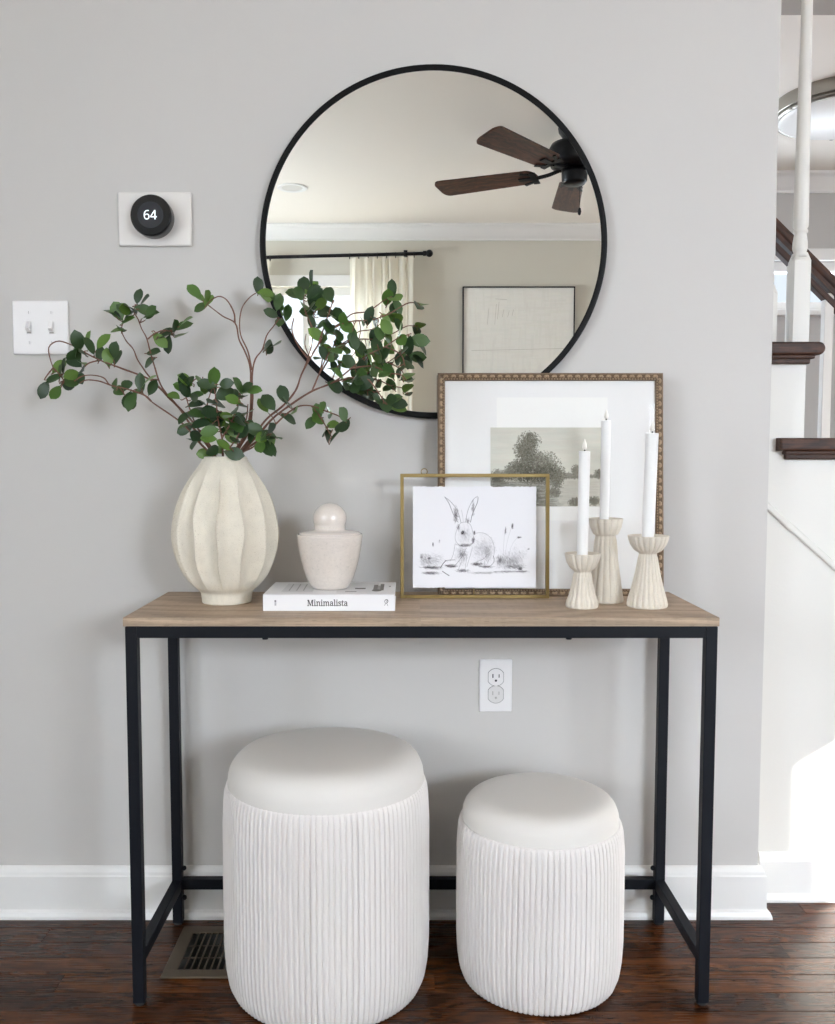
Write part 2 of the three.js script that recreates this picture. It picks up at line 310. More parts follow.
  for (let k = -1; k < 4; k++) for (const o of [0, 1]) {
    const cx = k === 0 && o === 1 ? 0.769 : NOSE + k * RUN - 0.0415 - o * 0.1, y = TOP - k * RISE;
    if (cx < 0.76 || k < 0) continue;
    const blk = y + (o ? 0.105 : 0.172), topY = TOP + 0.93 - (cx - NOSE) * RISE / RUN;
    part(nr, 'baluster', baluster(lx(cx), -0.0222, y - TOP, blk - TOP, topY - TOP), M.stairWhite);
  }
  const slope = Math.atan2(RISE, RUN);
  function rail(len) { const s = new THREE.Shape(); s.moveTo(-0.026, -0.03); s.lineTo(0.026, -0.03); s.lineTo(0.026, -0.012); s.quadraticCurveTo(0.036, 0.004, 0.028, 0.022); s.quadraticCurveTo(0, 0.036, -0.028, 0.022); s.quadraticCurveTo(-0.036, 0.004, -0.026, -0.012); s.closePath(); return new THREE.ExtrudeGeometry(s, { depth: len, bevelEnabled: false }).rotateY(Math.PI / 2); }
  const railUV = (g) => { const p = g.attributes.position, uv = g.attributes.uv; for (let i = 0; i < p.count; i++) uv.setXY(i, p.getX(i) * 0.8, p.getY(i) * 3 + p.getZ(i) * 3); return g; };
  part(nr, 'handrail', railUV(rail(1.1)), M.darkWood, [lx(0.73), 0.93 + 0.03 + (NOSE - 0.73) * RISE / RUN, -0.0222], [0, 0, -slope]);
  // far railing
  const fs = 0.955, fx = 1.2075, fy = 1.541;                          // a point on the axis of the far rail and its slope
  const fr = thing('stair_railing', 'far stair railing with sloping dark brown handrail behind the baluster', 'railing', [1.28, 0, -0.915]);
  part(fr, 'handrail', railUV(rail(1.7).translate(-0.85, 0, 0).scale(1, 0.74, 0.8)), M.darkWood, [fx - 1.28, fy + 0.014, 0], [0, 0, -Math.atan(fs)]);
  part(fr, 'rail_fillet', new RoundedBoxGeometry(1.7, 0.018, 0.032, 2, 0.003), M.darkWood, [fx - 1.28 - 0.012, fy - 0.028, 0], [0, 0, -Math.atan(fs)]);
  for (let k = -3; k < 4; k++) {
    const x = 1.274 + k * 0.1075, top = fy - (x - fx) * fs - 0.02;
    const base = TOP - Math.round((x - NOSE + 0.03) / RUN) * RISE;
    let b = 0; for (const [nose, y] of treads) if (x < nose - 0.03 && x > nose - RUN - 0.04) b = y;
    part(fr, 'baluster', rspan(x - 1.28 - 0.0135, x - 1.28 + 0.0135, b, top, -0.0135, 0.0135, 0.002), M.stairWhite);
  }
}
// ceiling light in the hall
{
  const R = 0.29, t = thing('ceiling_light', 'round flush ceiling light with brushed nickel band and white glass', 'ceiling light', [1.832, CE, -2.02]);
  part(t, 'nickel_band', lathe([[R - 0.01, 0], [R, 0], [R, -0.05], [R - 0.008, -0.052], [R - 0.01, -0.05], [R - 0.01, 0]], 72), M.nickel);
  part(t, 'lower_ring', lathe([[R - 0.03, -0.052], [R - 0.006, -0.0525], [R - 0.01, -0.066], [R - 0.022, -0.07], [R - 0.03, -0.066], [R - 0.03, -0.052]], 72), M.nickel);
  for (let k = 0; k < 3; k++) { const a = 0.75 + k * 2.094; part(t, 'clip', box(0.012, 0.02, 0.012), M.nickel, [Math.cos(a) * (R - 0.012), -0.06, Math.sin(a) * (R - 0.012)]); }
  const gl = []; for (let i = 0; i <= 12; i++) { const a = i / 12 * Math.PI / 2; gl.push([Math.max(0.0001, (R - 0.024) * Math.cos(a)), -0.064 - 0.036 * Math.sin(a)]); }
  const glassM = phy({ color: '#f6f5f1', roughness: 0.3 });
  part(t, 'glass_diffuser', lathe(gl, 64), glassM);
}

// ---------------------------------------------------------------- console table
const TT = 0.693;
{
  const x0 = -0.482, x1 = 0.541, z0 = 0.024, z1 = 0.328, yb = 0.6775, t = thing('console_table', 'console table with light oak top on a black metal frame', 'table', [0.029, 0, 0.173]);
  const X = (v) => v - 0.029, Z = (v) => v - 0.173;
  const top = rspan(X(x0), X(x1), yb, TT, Z(z0), Z(z1), 0.0012);
  { const p = top.attributes.position, n = top.attributes.normal, uv = top.attributes.uv; for (let i = 0; i < p.count; i++) { const ny = Math.abs(n.getY(i)); uv.setXY(i, p.getX(i) / 0.9, (ny > 0.5 ? p.getZ(i) : p.getY(i) * 2.2 + 0.2) / 0.45); } }
  part(t, 'table_top', top, M.oak);
  const L = 0.02, fx0 = x0 + 0.003, fx1 = x1 - 0.0022, zr = 0.027, zf = 0.327;
  for (const [a, b] of [[fx0, zf - L], [fx1 - L, zf - L], [fx0, zr], [fx1 - L, zr]]) {
    const leg = part(t, 'leg', rspan(X(a), X(a + L), 0.004, yb - 0.0005, Z(b), Z(b + L), 0.0015), M.black);
    part(leg, 'foot', cyl(0.009, 0.01, 0.004, 12), M.slot, [X(a + L / 2), 0.002, Z(b + L / 2)]);
  }
  part(t, 'front_rail', rspan(X(fx0 + L), X(fx1 - L), yb - 0.0205, yb, Z(zf - 0.022), Z(zf - 0.0005), 0.001), M.black);
  part(t, 'rear_rail', rspan(X(fx0 + L), X(fx1 - L), yb - 0.0205, yb, Z(zr), Z(zr + 0.021), 0.001), M.black);
  for (const a of [fx0 + 0.001, fx1 - 0.0195]) part(t, 'side_rail', rspan(X(a), X(a + 0.0185), yb - 0.0205, yb, Z(zr + L), Z(zf - L), 0.001), M.black);
  for (const a of [fx0 + 0.001, fx1 - 0.0195]) part(t, 'side_stretcher', rspan(X(a), X(a + 0.0185), 0.074, 0.0965, Z(zr + L), Z(zf - L), 0.001), M.black);
  part(t, 'rear_stretcher', rspan(X(fx0 + L), X(fx1 - L), 0.075, 0.0965, Z(zr), Z(zr + 0.0175), 0.001), M.black);
  for (const [a, y] of [[fx0 + L + 0.003, 0.118], [fx1 - L - 0.003, 0.118], [fx0 + L + 0.003, 0.055], [fx1 - L - 0.003, 0.055]]) part(t, 'bolt', new THREE.SphereGeometry(0.0052, 10, 8), M.black, [X(a), y, Z(zr + L / 2)]);
  for (const a of [-0.24, 0.285]) part(t, 'bolt', cyl(0.006, 0.005, 0.005, 10), M.black, [X(a), yb - 0.022, Z(zf - 0.012)]);
}

// ---------------------------------------------------------------- round mirror
{
  const t = thing('round_mirror', 'large round wall mirror in a thin black frame', 'mirror', [0.0588, 1.392, 0]);
  const Ro = 0.3465, Ri = 0.3345;
  part(t, 'frame', lathe([[Ri, 0.002], [Ro, 0.002], [Ro, 0.021], [Ro - 0.0015, 0.023], [Ri + 0.0015, 0.023], [Ri, 0.021], [Ri, 0.002]], 160).rotateX(Math.PI / 2), M.mirrorFrame);
  part(t, 'backing', cyl(Ri - 0.001, Ri - 0.001, 0.017, 96).rotateX(Math.PI / 2), M.slot, [0, 0, 0.011]);
  part(t, 'mirror_glass', new THREE.CircleGeometry(Ri + 0.0003, 128), M.mirror, [0, 0, 0.0205]);
  part(t, 'hanger', rspan(-0.004, 0.004, Ro - 0.002, Ro + 0.005, 0.001, 0.006, 0.001), M.black);
}

// ---------------------------------------------------------------- thermostat, switches, outlet
{
  const t = thing('thermostat', 'round black thermostat on a white wall plate showing 64', 'thermostat', [-0.4994, 1.4432, 0]);
  part(t, 'wall_plate', rspan(-0.0739, 0.074, -0.0532, 0.0533, 0.0005, 0.0085, 0.004, 3), M.plateWarm);
  const ring = lathe([[0.0385, 0], [0.0402, 0.002], [0.0405, 0.02], [0.0408, 0.026], [0.0398, 0.029], [0.0375, 0.0302], [0.0001, 0.0302]], 64).rotateX(Math.PI / 2);
  part(t, 'body', ring, phy({ color: '#0e0e10', roughness: 0.25, specularIntensity: 0.7 }), [0, 0, 0.0086]);
  const face = part(t, 'glass_face', cyl(0.0378, 0.0378, 0.0012, 64).rotateX(Math.PI / 2), phy({ color: '#030304', roughness: 0.12, specularIntensity: 0.5 }), [0, 0, 0.0394]);
  const scr = part(t, 'screen', cyl(0.0258, 0.0258, 0.0004, 48).rotateX(Math.PI / 2), phy({ color: '#2f3034', roughness: 0.2, specularIntensity: 0.4 }), [0, 0, 0.0402]);
  const font = await new FontLoader().loadAsync('fonts/droid/droid_sans_regular.typeface.json');
  const dg = new TextGeometry('64', { font, size: 0.018, depth: 0.0004, curveSegments: 8, bevelEnabled: false }); dg.computeBoundingBox(); const bb = dg.boundingBox;
  dg.translate(-(bb.min.x + bb.max.x) / 2, -(bb.min.y + bb.max.y) / 2, 0.0003);
  part(scr, 'display_digits', dg, std({ color: '#dfe6e8', emissive: new THREE.Color(0.85, 0.95, 1), emissiveIntensity: 0.6 }));
}
{
  const t = thing('light_switch', 'white double toggle light switch plate', 'light switch', [-0.7352, 1.2286, 0]);
  part(t, 'plate', rspan(-0.0563, 0.0563, -0.0541, 0.0541, 0.0005, 0.0065, 0.0028, 3), M.plate);
  for (const s of [-1, 1]) {
    const x = s * 0.0228;
    const b = part(t, 'toggle_base', rspan(x - 0.0055, x + 0.0055, -0.0125, 0.0125, 0.0055, 0.0072, 0.0008), M.plate);
    part(b, 'toggle', new RoundedBoxGeometry(0.0085, 0.019, 0.009, 2, 0.0015), M.plate, [x, 0.0025, 0.0095], [-0.55, 0, 0]);
    part(b, 'toggle_slot', rspan(x - 0.0042, x + 0.0042, -0.0118, -0.0085, 0.0068, 0.0076, 0.0002), std({ color: '#9f9a96', roughness: 0.7 }));
    for (const y of [-0.0302, 0.0302]) { const sc = part(t, 'screw', cyl(0.0034, 0.0034, 0.0012, 14).rotateX(Math.PI / 2), M.plate, [x, y, 0.0069]); part(sc, 'screw_slot', box(0.0007, 0.0055, 0.0002), std({ color: '#8b8683', roughness: 0.7 }), [0, 0, 0.0007]); }
  }
}
{
  const t = thing('power_outlet', 'white duplex power outlet under the console table', 'power outlet', [0.1908, 0.4935, 0]);
  part(t, 'plate', rspan(-0.034, 0.034, -0.0552, 0.0552, 0.0005, 0.006, 0.0026, 3), M.plate);
  for (const s of [1, -1]) {
    const shp = new THREE.Shape(); shp.absarc(0, 0, 0.0172, 0.52, Math.PI - 0.52, false); shp.absarc(0, 0, 0.0172, Math.PI + 0.52, 2 * Math.PI - 0.52, false); shp.closePath();
    const f = part(t, 'socket', new THREE.ExtrudeGeometry(shp, { depth: 0.002, bevelEnabled: true, bevelSize: 0.0006, bevelThickness: 0.0006, bevelSegments: 2, curveSegments: 20 }), s > 0 ? M.plate : phy({ color: '#e4e2e0', roughness: 0.3 }), [0, s * 0.0181, 0.0052]);
    part(f, 'socket_gap', new THREE.ExtrudeGeometry(shp, { depth: 0.0004, bevelEnabled: false, curveSegments: 20 }).scale(1.1, 1.1, 1).translate(0, 0, 0.0008), std({ color: '#8f8c8a', roughness: 0.8 }));
    const sm = s > 0 ? M.slot : std({ color: '#b9b6b3', roughness: 0.6 });
    for (const x of [-0.0064, 0.0064]) part(f, 'slot', box(x < 0 ? 0.0022 : 0.0019, x < 0 ? 0.008 : 0.0068, 0.0004), sm, [x, 0.003, 0.0028]);
    part(f, 'ground_hole', cyl(0.0024, 0.0024, 0.0004, 14).rotateX(Math.PI / 2), sm, [0, -0.0068, 0.0028]);
  }
  part(t, 'screw', cyl(0.0026, 0.0026, 0.001, 14).rotateX(Math.PI / 2), M.screw, [0, 0, 0.0064]);
}

// ---------------------------------------------------------------- pleated stools
function stool(label, cx, cz, R, Hs, H, Rc, pleats, phase, lean) {
  const t = thing('pleated_stool', label, 'stool', [cx, 0, cz], 'round white pleated stools');
  const prof = [[0.86, 0.002, 0.2], [0.925, 0.004, 0.7], [0.962, 0.02, 1], [0.985, 0.045, 1], [1, 0.085, 1], [1.002, Hs * 0.5, 1], [1, Hs * 0.82, 1], [0.99, Hs - 0.03, 0.95], [0.982, Hs - 0.014, 0.8], [0.968, Hs - 0.004, 0.5], [0.945, Hs + 0.001, 0.15], [0.6, Hs - 0.002, 0]];
  const per = 10, N = pleats * per, pos = [], uv = [], idx = [];
  const jit = Array.from({ length: pleats }, () => rr(-0.22, 0.22)), dep = Array.from({ length: pleats }, () => rr(0.75, 1.15));
  const rows = []; for (let i = 0; i < prof.length - 1; i++) { const n = i < 5 ? 3 : i < 7 ? 4 : 3; for (let k = 0; k < n; k++) { const f = k / n; rows.push(prof[i].map((v, c) => v + (prof[i + 1][c] - v) * f)); } } rows.push(prof[prof.length - 1]);
  rows.forEach(([rf, y, am], j) => {
    for (let i = 0; i <= N; i++) {
      const p = Math.floor(i / per) % pleats, u = (i % per) / per;
      // knife pleat: a slow rise, then a narrow crease behind the fold
      const s = u < 0.65 ? 0.72 + 0.28 * Math.sin(u / 0.65 * Math.PI / 2) : 1 - 0.28 * (u - 0.65) / 0.35 - Math.pow(Math.sin((u - 0.65) / 0.35 * Math.PI), 1.5);
      const sway = 0.12 * jit[p] * Math.sin(y / Hs * 3.1 + p * 1.7) + lean * Math.sin(y * 9 + p * 0.13);
      const a = phase + (i + sway * per * 0.5) / N * Math.PI * 2;
      const r = R * rf + (s - 0.72) * 0.0046 * am * dep[p];
      pos.push(Math.sin(a) * r, y, Math.cos(a) * r); uv.push(i / N * R * 2 * Math.PI / 0.12, y / 0.12);
    }
  });
  const W = N + 1; for (let j = 0; j < rows.length - 1; j++) for (let i = 0; i < N; i++) { const a = j * W + i; idx.push(a, a + 1, a + W, a + 1, a + W + 1, a + W); }
  const g = new THREE.BufferGeometry(); g.setAttribute('position', new THREE.Float32BufferAttribute(pos, 3)); g.setAttribute('uv', new THREE.Float32BufferAttribute(uv, 2)); g.setIndex(idx); g.computeVertexNormals();
  part(t, 'pleated_body', g, M.velvet);
  const c = [[Rc * 0.95, Hs - 0.008], [Rc * 0.99, Hs - 0.004]], th = H - Hs;
  for (let i = 0; i <= 40; i++) { const f = Math.pow(1 - i / 40, 0.45), q = Math.pow(1 - Math.pow(f, 9), 0.5); c.push([Math.max(0.0001, Rc * f), Hs + th * q]); }
  const cg = new THREE.LatheGeometry(c.map((p) => new THREE.Vector2(...p)), 96);
  { const p = cg.attributes.position, q = cg.attributes.uv; for (let i = 0; i < p.count; i++) { const x = p.getX(i), z = p.getZ(i), y = p.getY(i); if (y > Hs + th * 0.55) p.setY(i, y + 0.0035 * (noise(x * 13 + 40 + cx * 50, z * 13 + 40) - 0.5)); q.setXY(i, x / 0.12, z / 0.12 + y / 0.12); } cg.computeVertexNormals(); }
  part(t, 'seat_cushion', cg, M.cushion);
  return t;
}
stool('larger and taller of the two white pleated stools, beside the floor vent', -0.142, 0.239, 0.187, 0.382, 0.438, 0.179, 118, 0, 0.06);
stool('smaller and lower of the two white pleated stools', 0.2525, 0.221, 0.1535, 0.3, 0.348, 0.1445, 97, 0.4, 0.35);

// ---------------------------------------------------------------- floor vent
{
  const t = thing('floor_vent', 'bronze metal floor vent beside the larger stool', 'floor vent', [-0.303, 0, 0.15]);
  const w = 0.30, d = 0.186, b = 0.026, h = 0.004;
  part(t, 'frame', merge([rspan(-w / 2, w / 2, 0.0003, h, -d / 2, -d / 2 + b, 0.0015), rspan(-w / 2, w / 2, 0.0003, h, d / 2 - b, d / 2, 0.0015), rspan(-w / 2, -w / 2 + b, 0.0003, h, -d / 2 + b - 0.001, d / 2 - b + 0.001, 0.0015), rspan(w / 2 - b, w / 2, 0.0003, h, -d / 2 + b - 0.001, d / 2 - b + 0.001, 0.0015)]), M.vent);
  const dx0 = -0.1255, dx1 = 0.1255, dz0 = -0.092, dz1 = 0.0768;                    // sheet-metal duct below the grille
  part(t, 'duct', merge([span(dx0, dx0 + 0.001, -0.4, -0.0005, dz0, dz1), span(dx1 - 0.001, dx1, -0.4, -0.0005, dz0, dz1), span(dx0, dx1, -0.4, -0.0005, dz0, dz0 + 0.001), span(dx0, dx1, -0.4, -0.0005, dz1 - 0.001, dz1), span(dx0, dx1, -0.402, -0.4, dz0, dz1)]), M.duct);
  const n = 20; for (let i = 1; i < n; i++) { const x = -w / 2 + b + i * (w - 2 * b) / n; part(t, 'slat', box(0.0026, 0.0028, d - 2 * b), M.vent, [x, 0.0022, 0]); }
  for (const z of [-0.022, 0.022]) part(t, 'cross_bar', box(w - 2 * b, 0.0005, 0.003), M.vent, [0, 0.0006, z]);
}

// ---------------------------------------------------------------- ribbed vase
{
  const t = single('ribbed_vase', 'tall cream ceramic vase with deep vertical ribs holding the branches', 'vase', null, M.clay, [-0.3365, TT, 0.155]);
  const H = 0.268, prof = [[0.044, 0], [0.0462, 0.002], [0.0472, 0.012], [0.0500, 0.022], [0.0615, 0.032], [0.076, 0.05], [0.0885, 0.075], [0.0965, 0.102], [0.0995, 0.13], [0.0965, 0.158], [0.089, 0.187], [0.0775, 0.214], [0.0635, 0.238], [0.052, 0.2545], [0.0455, 0.264], [0.0418, 0.2705], [0.0402, 0.2745], [0.0385, 0.2755], [0.036, 0.2745], [0.0355, 0.266], [0.04, 0.24], [0.06, 0.2]];
  const curve = new THREE.SplineCurve(prof.slice(0, 17).map((p) => new THREE.Vector2(...p))), rows = curve.getPoints(90).map((p) => [p.x, p.y]).concat(prof.slice(17));
  const N = 13 * 24, RIB = 13, pos = [], uv = [], idx = [], sm = THREE.MathUtils.smoothstep;
  const off = Array.from({ length: RIB }, () => rr(-0.12, 0.12));
  rows.forEach(([r, y], j) => {
    const inner = j > 91, am = inner ? 0 : sm(y, 0.018, 0.07) * (1 - sm(y, 0.205, 0.262));
    for (let i = 0; i <= N; i++) {
      const q = (i % N) / N * RIB, k = Math.floor(q), u = q - k;
      const w = 0.04 * Math.sin(y * 38 + k * 2.4) + 0.03 * Math.sin(y * 71 + k * 4.1) + off[k];
      const w2 = 0.04 * Math.sin(y * 38 + ((k + 1) % RIB) * 2.4) + 0.03 * Math.sin(y * 71 + ((k + 1) % RIB) * 4.1) + off[(k + 1) % RIB];
      const a = (k + u + (w * (1 - u) + w2 * u) * am) / RIB * Math.PI * 2 + 0.06;
      const flute = Math.pow(Math.sin(Math.PI * Math.pow(u, 0.86)), 0.75);
      const rad = r * (1 + 0.015 * am) - flute * 0.0142 * am * (r / 0.095);
      pos.push(Math.sin(a) * rad, y, Math.cos(a) * rad); uv.push(i / N * 0.62 / 0.16, y / 0.16);
    }
  });
  const W = N + 1; for (let j = 0; j < rows.length - 1; j++) for (let i = 0; i < N; i++) { const a = j * W + i; idx.push(a, a + 1, a + W, a + 1, a + W + 1, a + W); }
  const g = new THREE.BufferGeometry(); g.setAttribute('position', new THREE.Float32BufferAttribute(pos, 3)); g.setAttribute('uv', new THREE.Float32BufferAttribute(uv, 2)); g.setIndex(idx); g.computeVertexNormals();
  t.geometry = merge([g, new THREE.CircleGeometry(0.044, 40).rotateX(Math.PI / 2).translate(0, 0.0005, 0), new THREE.CircleGeometry(0.058, 40).rotateX(-Math.PI / 2).translate(0, 0.2, 0)]);
}

// ---------------------------------------------------------------- book
{
  const W = 0.2362, D = 0.163, T = 0.0298, t = thing('hardcover_book', 'white hardcover book lying flat under the lidded jar', 'book', [-0.134, TT, 0.1785]);
  const spine = canvasTex(1024, 128, (c, w, h) => {
    c.fillStyle = '#f3f2f3'; c.fillRect(0, 0, w, h); c.fillStyle = '#2b2a2c'; c.font = '62px serif'; c.textAlign = 'center'; c.textBaseline = 'middle';
    c.save(); c.translate(500, 66); c.scale(0.9, 1.12); c.fillText('Minimalista', 0, 0); c.strokeStyle = '#2b2a2c'; c.lineWidth = 1.6; c.strokeText('Minimalista', 0, 0); c.restore();
    c.strokeStyle = '#4a494c'; c.lineWidth = 3; c.beginPath(); c.ellipse(962, 52, 13, 16, 0.3, 0, 7); c.stroke(); c.beginPath(); c.ellipse(966, 50, 6, 12, -0.4, 0, 7); c.stroke(); c.beginPath(); c.moveTo(956, 66); c.lineTo(948, 88); c.moveTo(964, 68); c.lineTo(974, 90); c.stroke();
    c.fillStyle = '#8d8c92'; c.fillRect(85, 42, 14, 20); c.fillStyle = '#b9b8bd'; c.fillRect(85, 66, 14, 22);
  });
  const cover = canvasTex(1024, 708, (c, w, h) => {
    c.fillStyle = '#efeeee'; c.fillRect(0, 0, w, h);
    c.fillStyle = '#e2e1e1'; c.fillRect(560, 60, 330, 560); c.fillStyle = '#dedddd'; c.fillRect(120, 90, 250, 500);
    c.strokeStyle = '#a6a4a3'; c.lineWidth = 9; for (const x of [175, 235, 290]) { c.beginPath(); c.moveTo(x, 520); c.lineTo(x - 8, 120); c.stroke(); }
    c.fillStyle = '#5d5856'; c.fillRect(700, 360, 86, 70); c.fillRect(630, 560, 90, 26);
    c.fillStyle = '#7c7672'; c.fillRect(850, 170, 34, 300); c.fillRect(905, 120, 30, 380); c.fillStyle = '#aaa6a3'; c.fillRect(884, 220, 22, 260); c.fillStyle = '#6a6561'; c.beginPath(); c.ellipse(880, 500, 40, 60, 0, 0, 7); c.fill();
    c.fillStyle = '#9b9896'; c.fillRect(975, 240, 16, 60);
  });
  const bm = std({ color: '#ffffff', map: cover, roughness: 0.5 }), wm = std({ color: '#f1f0f1', roughness: 0.5 }), sp = std({ color: '#ffffff', map: spine, roughness: 0.5 });
  const k = 0.0028, b = 0.0008;
  part(t, 'rear_cover', rspan(-W / 2, W / 2, 0, k, -D / 2, D / 2 - 0.001, b), wm);
  const fc = part(t, 'front_cover', rspan(-W / 2, W / 2, T - k, T, -D / 2, D / 2 - 0.001, b), wm);
  part(fc, 'cover_print', new THREE.PlaneGeometry(W - 0.003, D - 0.006).rotateX(-Math.PI / 2).translate(0, T + 0.00015, -0.001), bm);
  const s = part(t, 'spine', rspan(-W / 2, W / 2, 0, T, D / 2 - 0.0035, D / 2, b), wm);
  part(s, 'spine_lettering', new THREE.PlaneGeometry(W - 0.003, T - 0.0024).translate(0, T / 2, D / 2 + 0.00012), sp);
  part(t, 'pages', span(-W / 2 + 0.004, W / 2 - 0.004, k, T - k, -D / 2 + 0.004, D / 2 - 0.004), std({ color: '#efebe2', roughness: 0.9 }));
}

// ---------------------------------------------------------------- lidded jar
{
  const t = thing('lidded_jar', 'glossy cream lidded jar with a ball knob on the book', 'jar', [-0.138, TT + 0.03, 0.181]);
  part(t, 'body', lathe([[0.0001, 0], [0.028, 0], [0.0318, 0.0008], [0.0345, 0.003], [0.0375, 0.0075], [0.043, 0.018], [0.0495, 0.036], [0.0545, 0.056], [0.0582, 0.076], [0.06, 0.09], [0.0607, 0.099], [0.06, 0.1018], [0.0582, 0.1018], [0.0568, 0.098], [0.054, 0.08], [0.032, 0.01]], 72), M.glaze);
  const lid = part(t, 'lid', lathe([[0.0001, 0.0985], [0.05, 0.0985], [0.0552, 0.1], [0.0568, 0.103], [0.055, 0.1052], [0.048, 0.1066], [0.036, 0.1078], [0.0305, 0.1085], [0.029, 0.1095], [0.0001, 0.1095]], 72), M.glaze);
  const k = []; for (let i = 0; i <= 28; i++) { const a = -0.5 + i / 28 * (0.5 + Math.PI / 2); k.push([Math.max(0.0001, 0.0312 * Math.cos(a)), 0.1305 + 0.029 * Math.sin(a)]); } k[0][0] = 0.0288; k.unshift([0.0288, 0.1075]);
  part(lid, 'ball_knob', lathe(k, 64), M.glaze);
}

// ---------------------------------------------------------------- candlesticks and candles
function candlestick(label, x, z, rb, yn, rn, yc, rc, ribs) {
  const t = single('candlestick', label, 'candlestick', null, M.stoneware, [x, TT, z], null, 'ribbed candlesticks');
  const n = yn - TT, c = yc - TT, prof = [[rb * 0.96, 0, 0], [rb * 1.0, 0.0015, 0.2], [rb * 1.0, 0.005, 1], [rb * 0.965, 0.012, 1], [rn + (rb - rn) * 0.62, n * 0.35, 1], [rn + (rb - rn) * 0.3, n * 0.65, 1], [rn * 1.12, n * 0.9, 1], [rn * 1.0, n - 0.002, 0.9], [rn * 1.02, n, 0.6], [rn * 1.22, n + 0.002, 0.9], [rn + (rc - rn) * 0.45, n + 0.006, 1.2], [rn + (rc - rn) * 0.78, n + (c - n) * 0.5, 1.2], [rc * 0.96, n + (c - n) * 0.78, 1.1], [rc, c - 0.001, 0.9], [rc * 0.97, c, 0.8], [rc * 0.9, c - 0.002, 0.4], [0.0125, c - 0.009, 0], [0.0112, c - 0.012, 0], [0.0001, c - 0.012, 0]];
  const per = 10, N = ribs * per, pos = [], uv = [], idx = [], rows = [];
  prof.forEach((p, i) => { if (i) for (let k = 1; k <= 3; k++) rows.push(p.map((v, q) => prof[i - 1][q] + (v - prof[i - 1][q]) * k / 3)); else rows.push(p); });
  for (const [r, y, am] of rows) for (let i = 0; i <= N; i++) {
    const u = (i % per) / per, a = i / N * Math.PI * 2 + 0.1, s = Math.abs(Math.sin(Math.PI * u));
    const rad = r + (Math.pow(s, 0.7) - 0.7) * 0.085 * r * am; pos.push(Math.sin(a) * rad, y, Math.cos(a) * rad); uv.push(i / N * 1.3, y / 0.16);
  }
  const W = N + 1; for (let j = 0; j < rows.length - 1; j++) for (let i = 0; i < N; i++) { const a = j * W + i; idx.push(a, a + 1, a + W, a + 1, a + W + 1, a + W); }
  const g = new THREE.BufferGeometry(); g.setAttribute('position', new THREE.Float32BufferAttribute(pos, 3)); g.setAttribute('uv', new THREE.Float32BufferAttribute(uv, 2)); g.setIndex(idx); g.computeVertexNormals();
  t.geometry = merge([g, new THREE.CircleGeometry(rb * 0.96, 32).rotateX(Math.PI / 2).translate(0, 0.0003, 0)]);
}
candlestick('shortest cream ribbed candlestick, nearest the rabbit picture', 0.3265, 0.2161, 0.0292, 0.7594, 0.0145, 0.7925, 0.032, 16);
candlestick('tallest cream ribbed candlestick, standing behind the other two', 0.382, 0.1515, 0.0345, 0.8201, 0.0186, 0.852, 0.0318, 14);
candlestick('middle-height cream ribbed candlestick, nearest the right table end', 0.4472, 0.2104, 0.0365, 0.7919, 0.0157, 0.8245, 0.0366, 20);
function candle(label, x, y, z, top, r, lean, tip) {
  const t = thing('taper_candle', label, 'candle', [x, y, z], 'white taper candles'); t.rotation.z = -lean;
  const h = top - y;
  part(t, 'wax', lathe([[0.0001, 0], [r * 0.97, 0], [r * 0.99, 0.01], [r, h * 0.6], [r * 1.02, h - 0.0015], [r * 0.97, h], [r * 0.6, h - 0.0006], [0.0001, h - 0.001]], 32), M.wax);
  part(t, 'wick', cyl(0.0013, 0.0016, 0.004, 8), M.wick, [0, h + 0.0008, 0.0004]);
  const f = []; for (let i = 0; i <= 16; i++) { const u = i / 16; f.push([Math.max(0.0001, 0.0042 * Math.pow(Math.sin(Math.PI * Math.pow(u, 0.55)), 0.9)), h + 0.0022 + u * (tip - top - 0.002)]); }
  part(t, 'flame_bulb', lathe(f, 20), M.flame, [0, 0, -0.0006]);
}
candle('white taper candle on the shortest candlestick', 0.3258, 0.7806, 0.2161, 0.978, 0.0101, 0.008, 1.0005);
candle('white taper candle on the tallest candlestick', 0.3788, 0.8401, 0.1515, 1.0361, 0.0088, 0.006, 1.0561);
candle('white taper candle on the middle-height candlestick', 0.4465, 0.8126, 0.2104, 1.0109, 0.0113, 0.022, 1.0344);

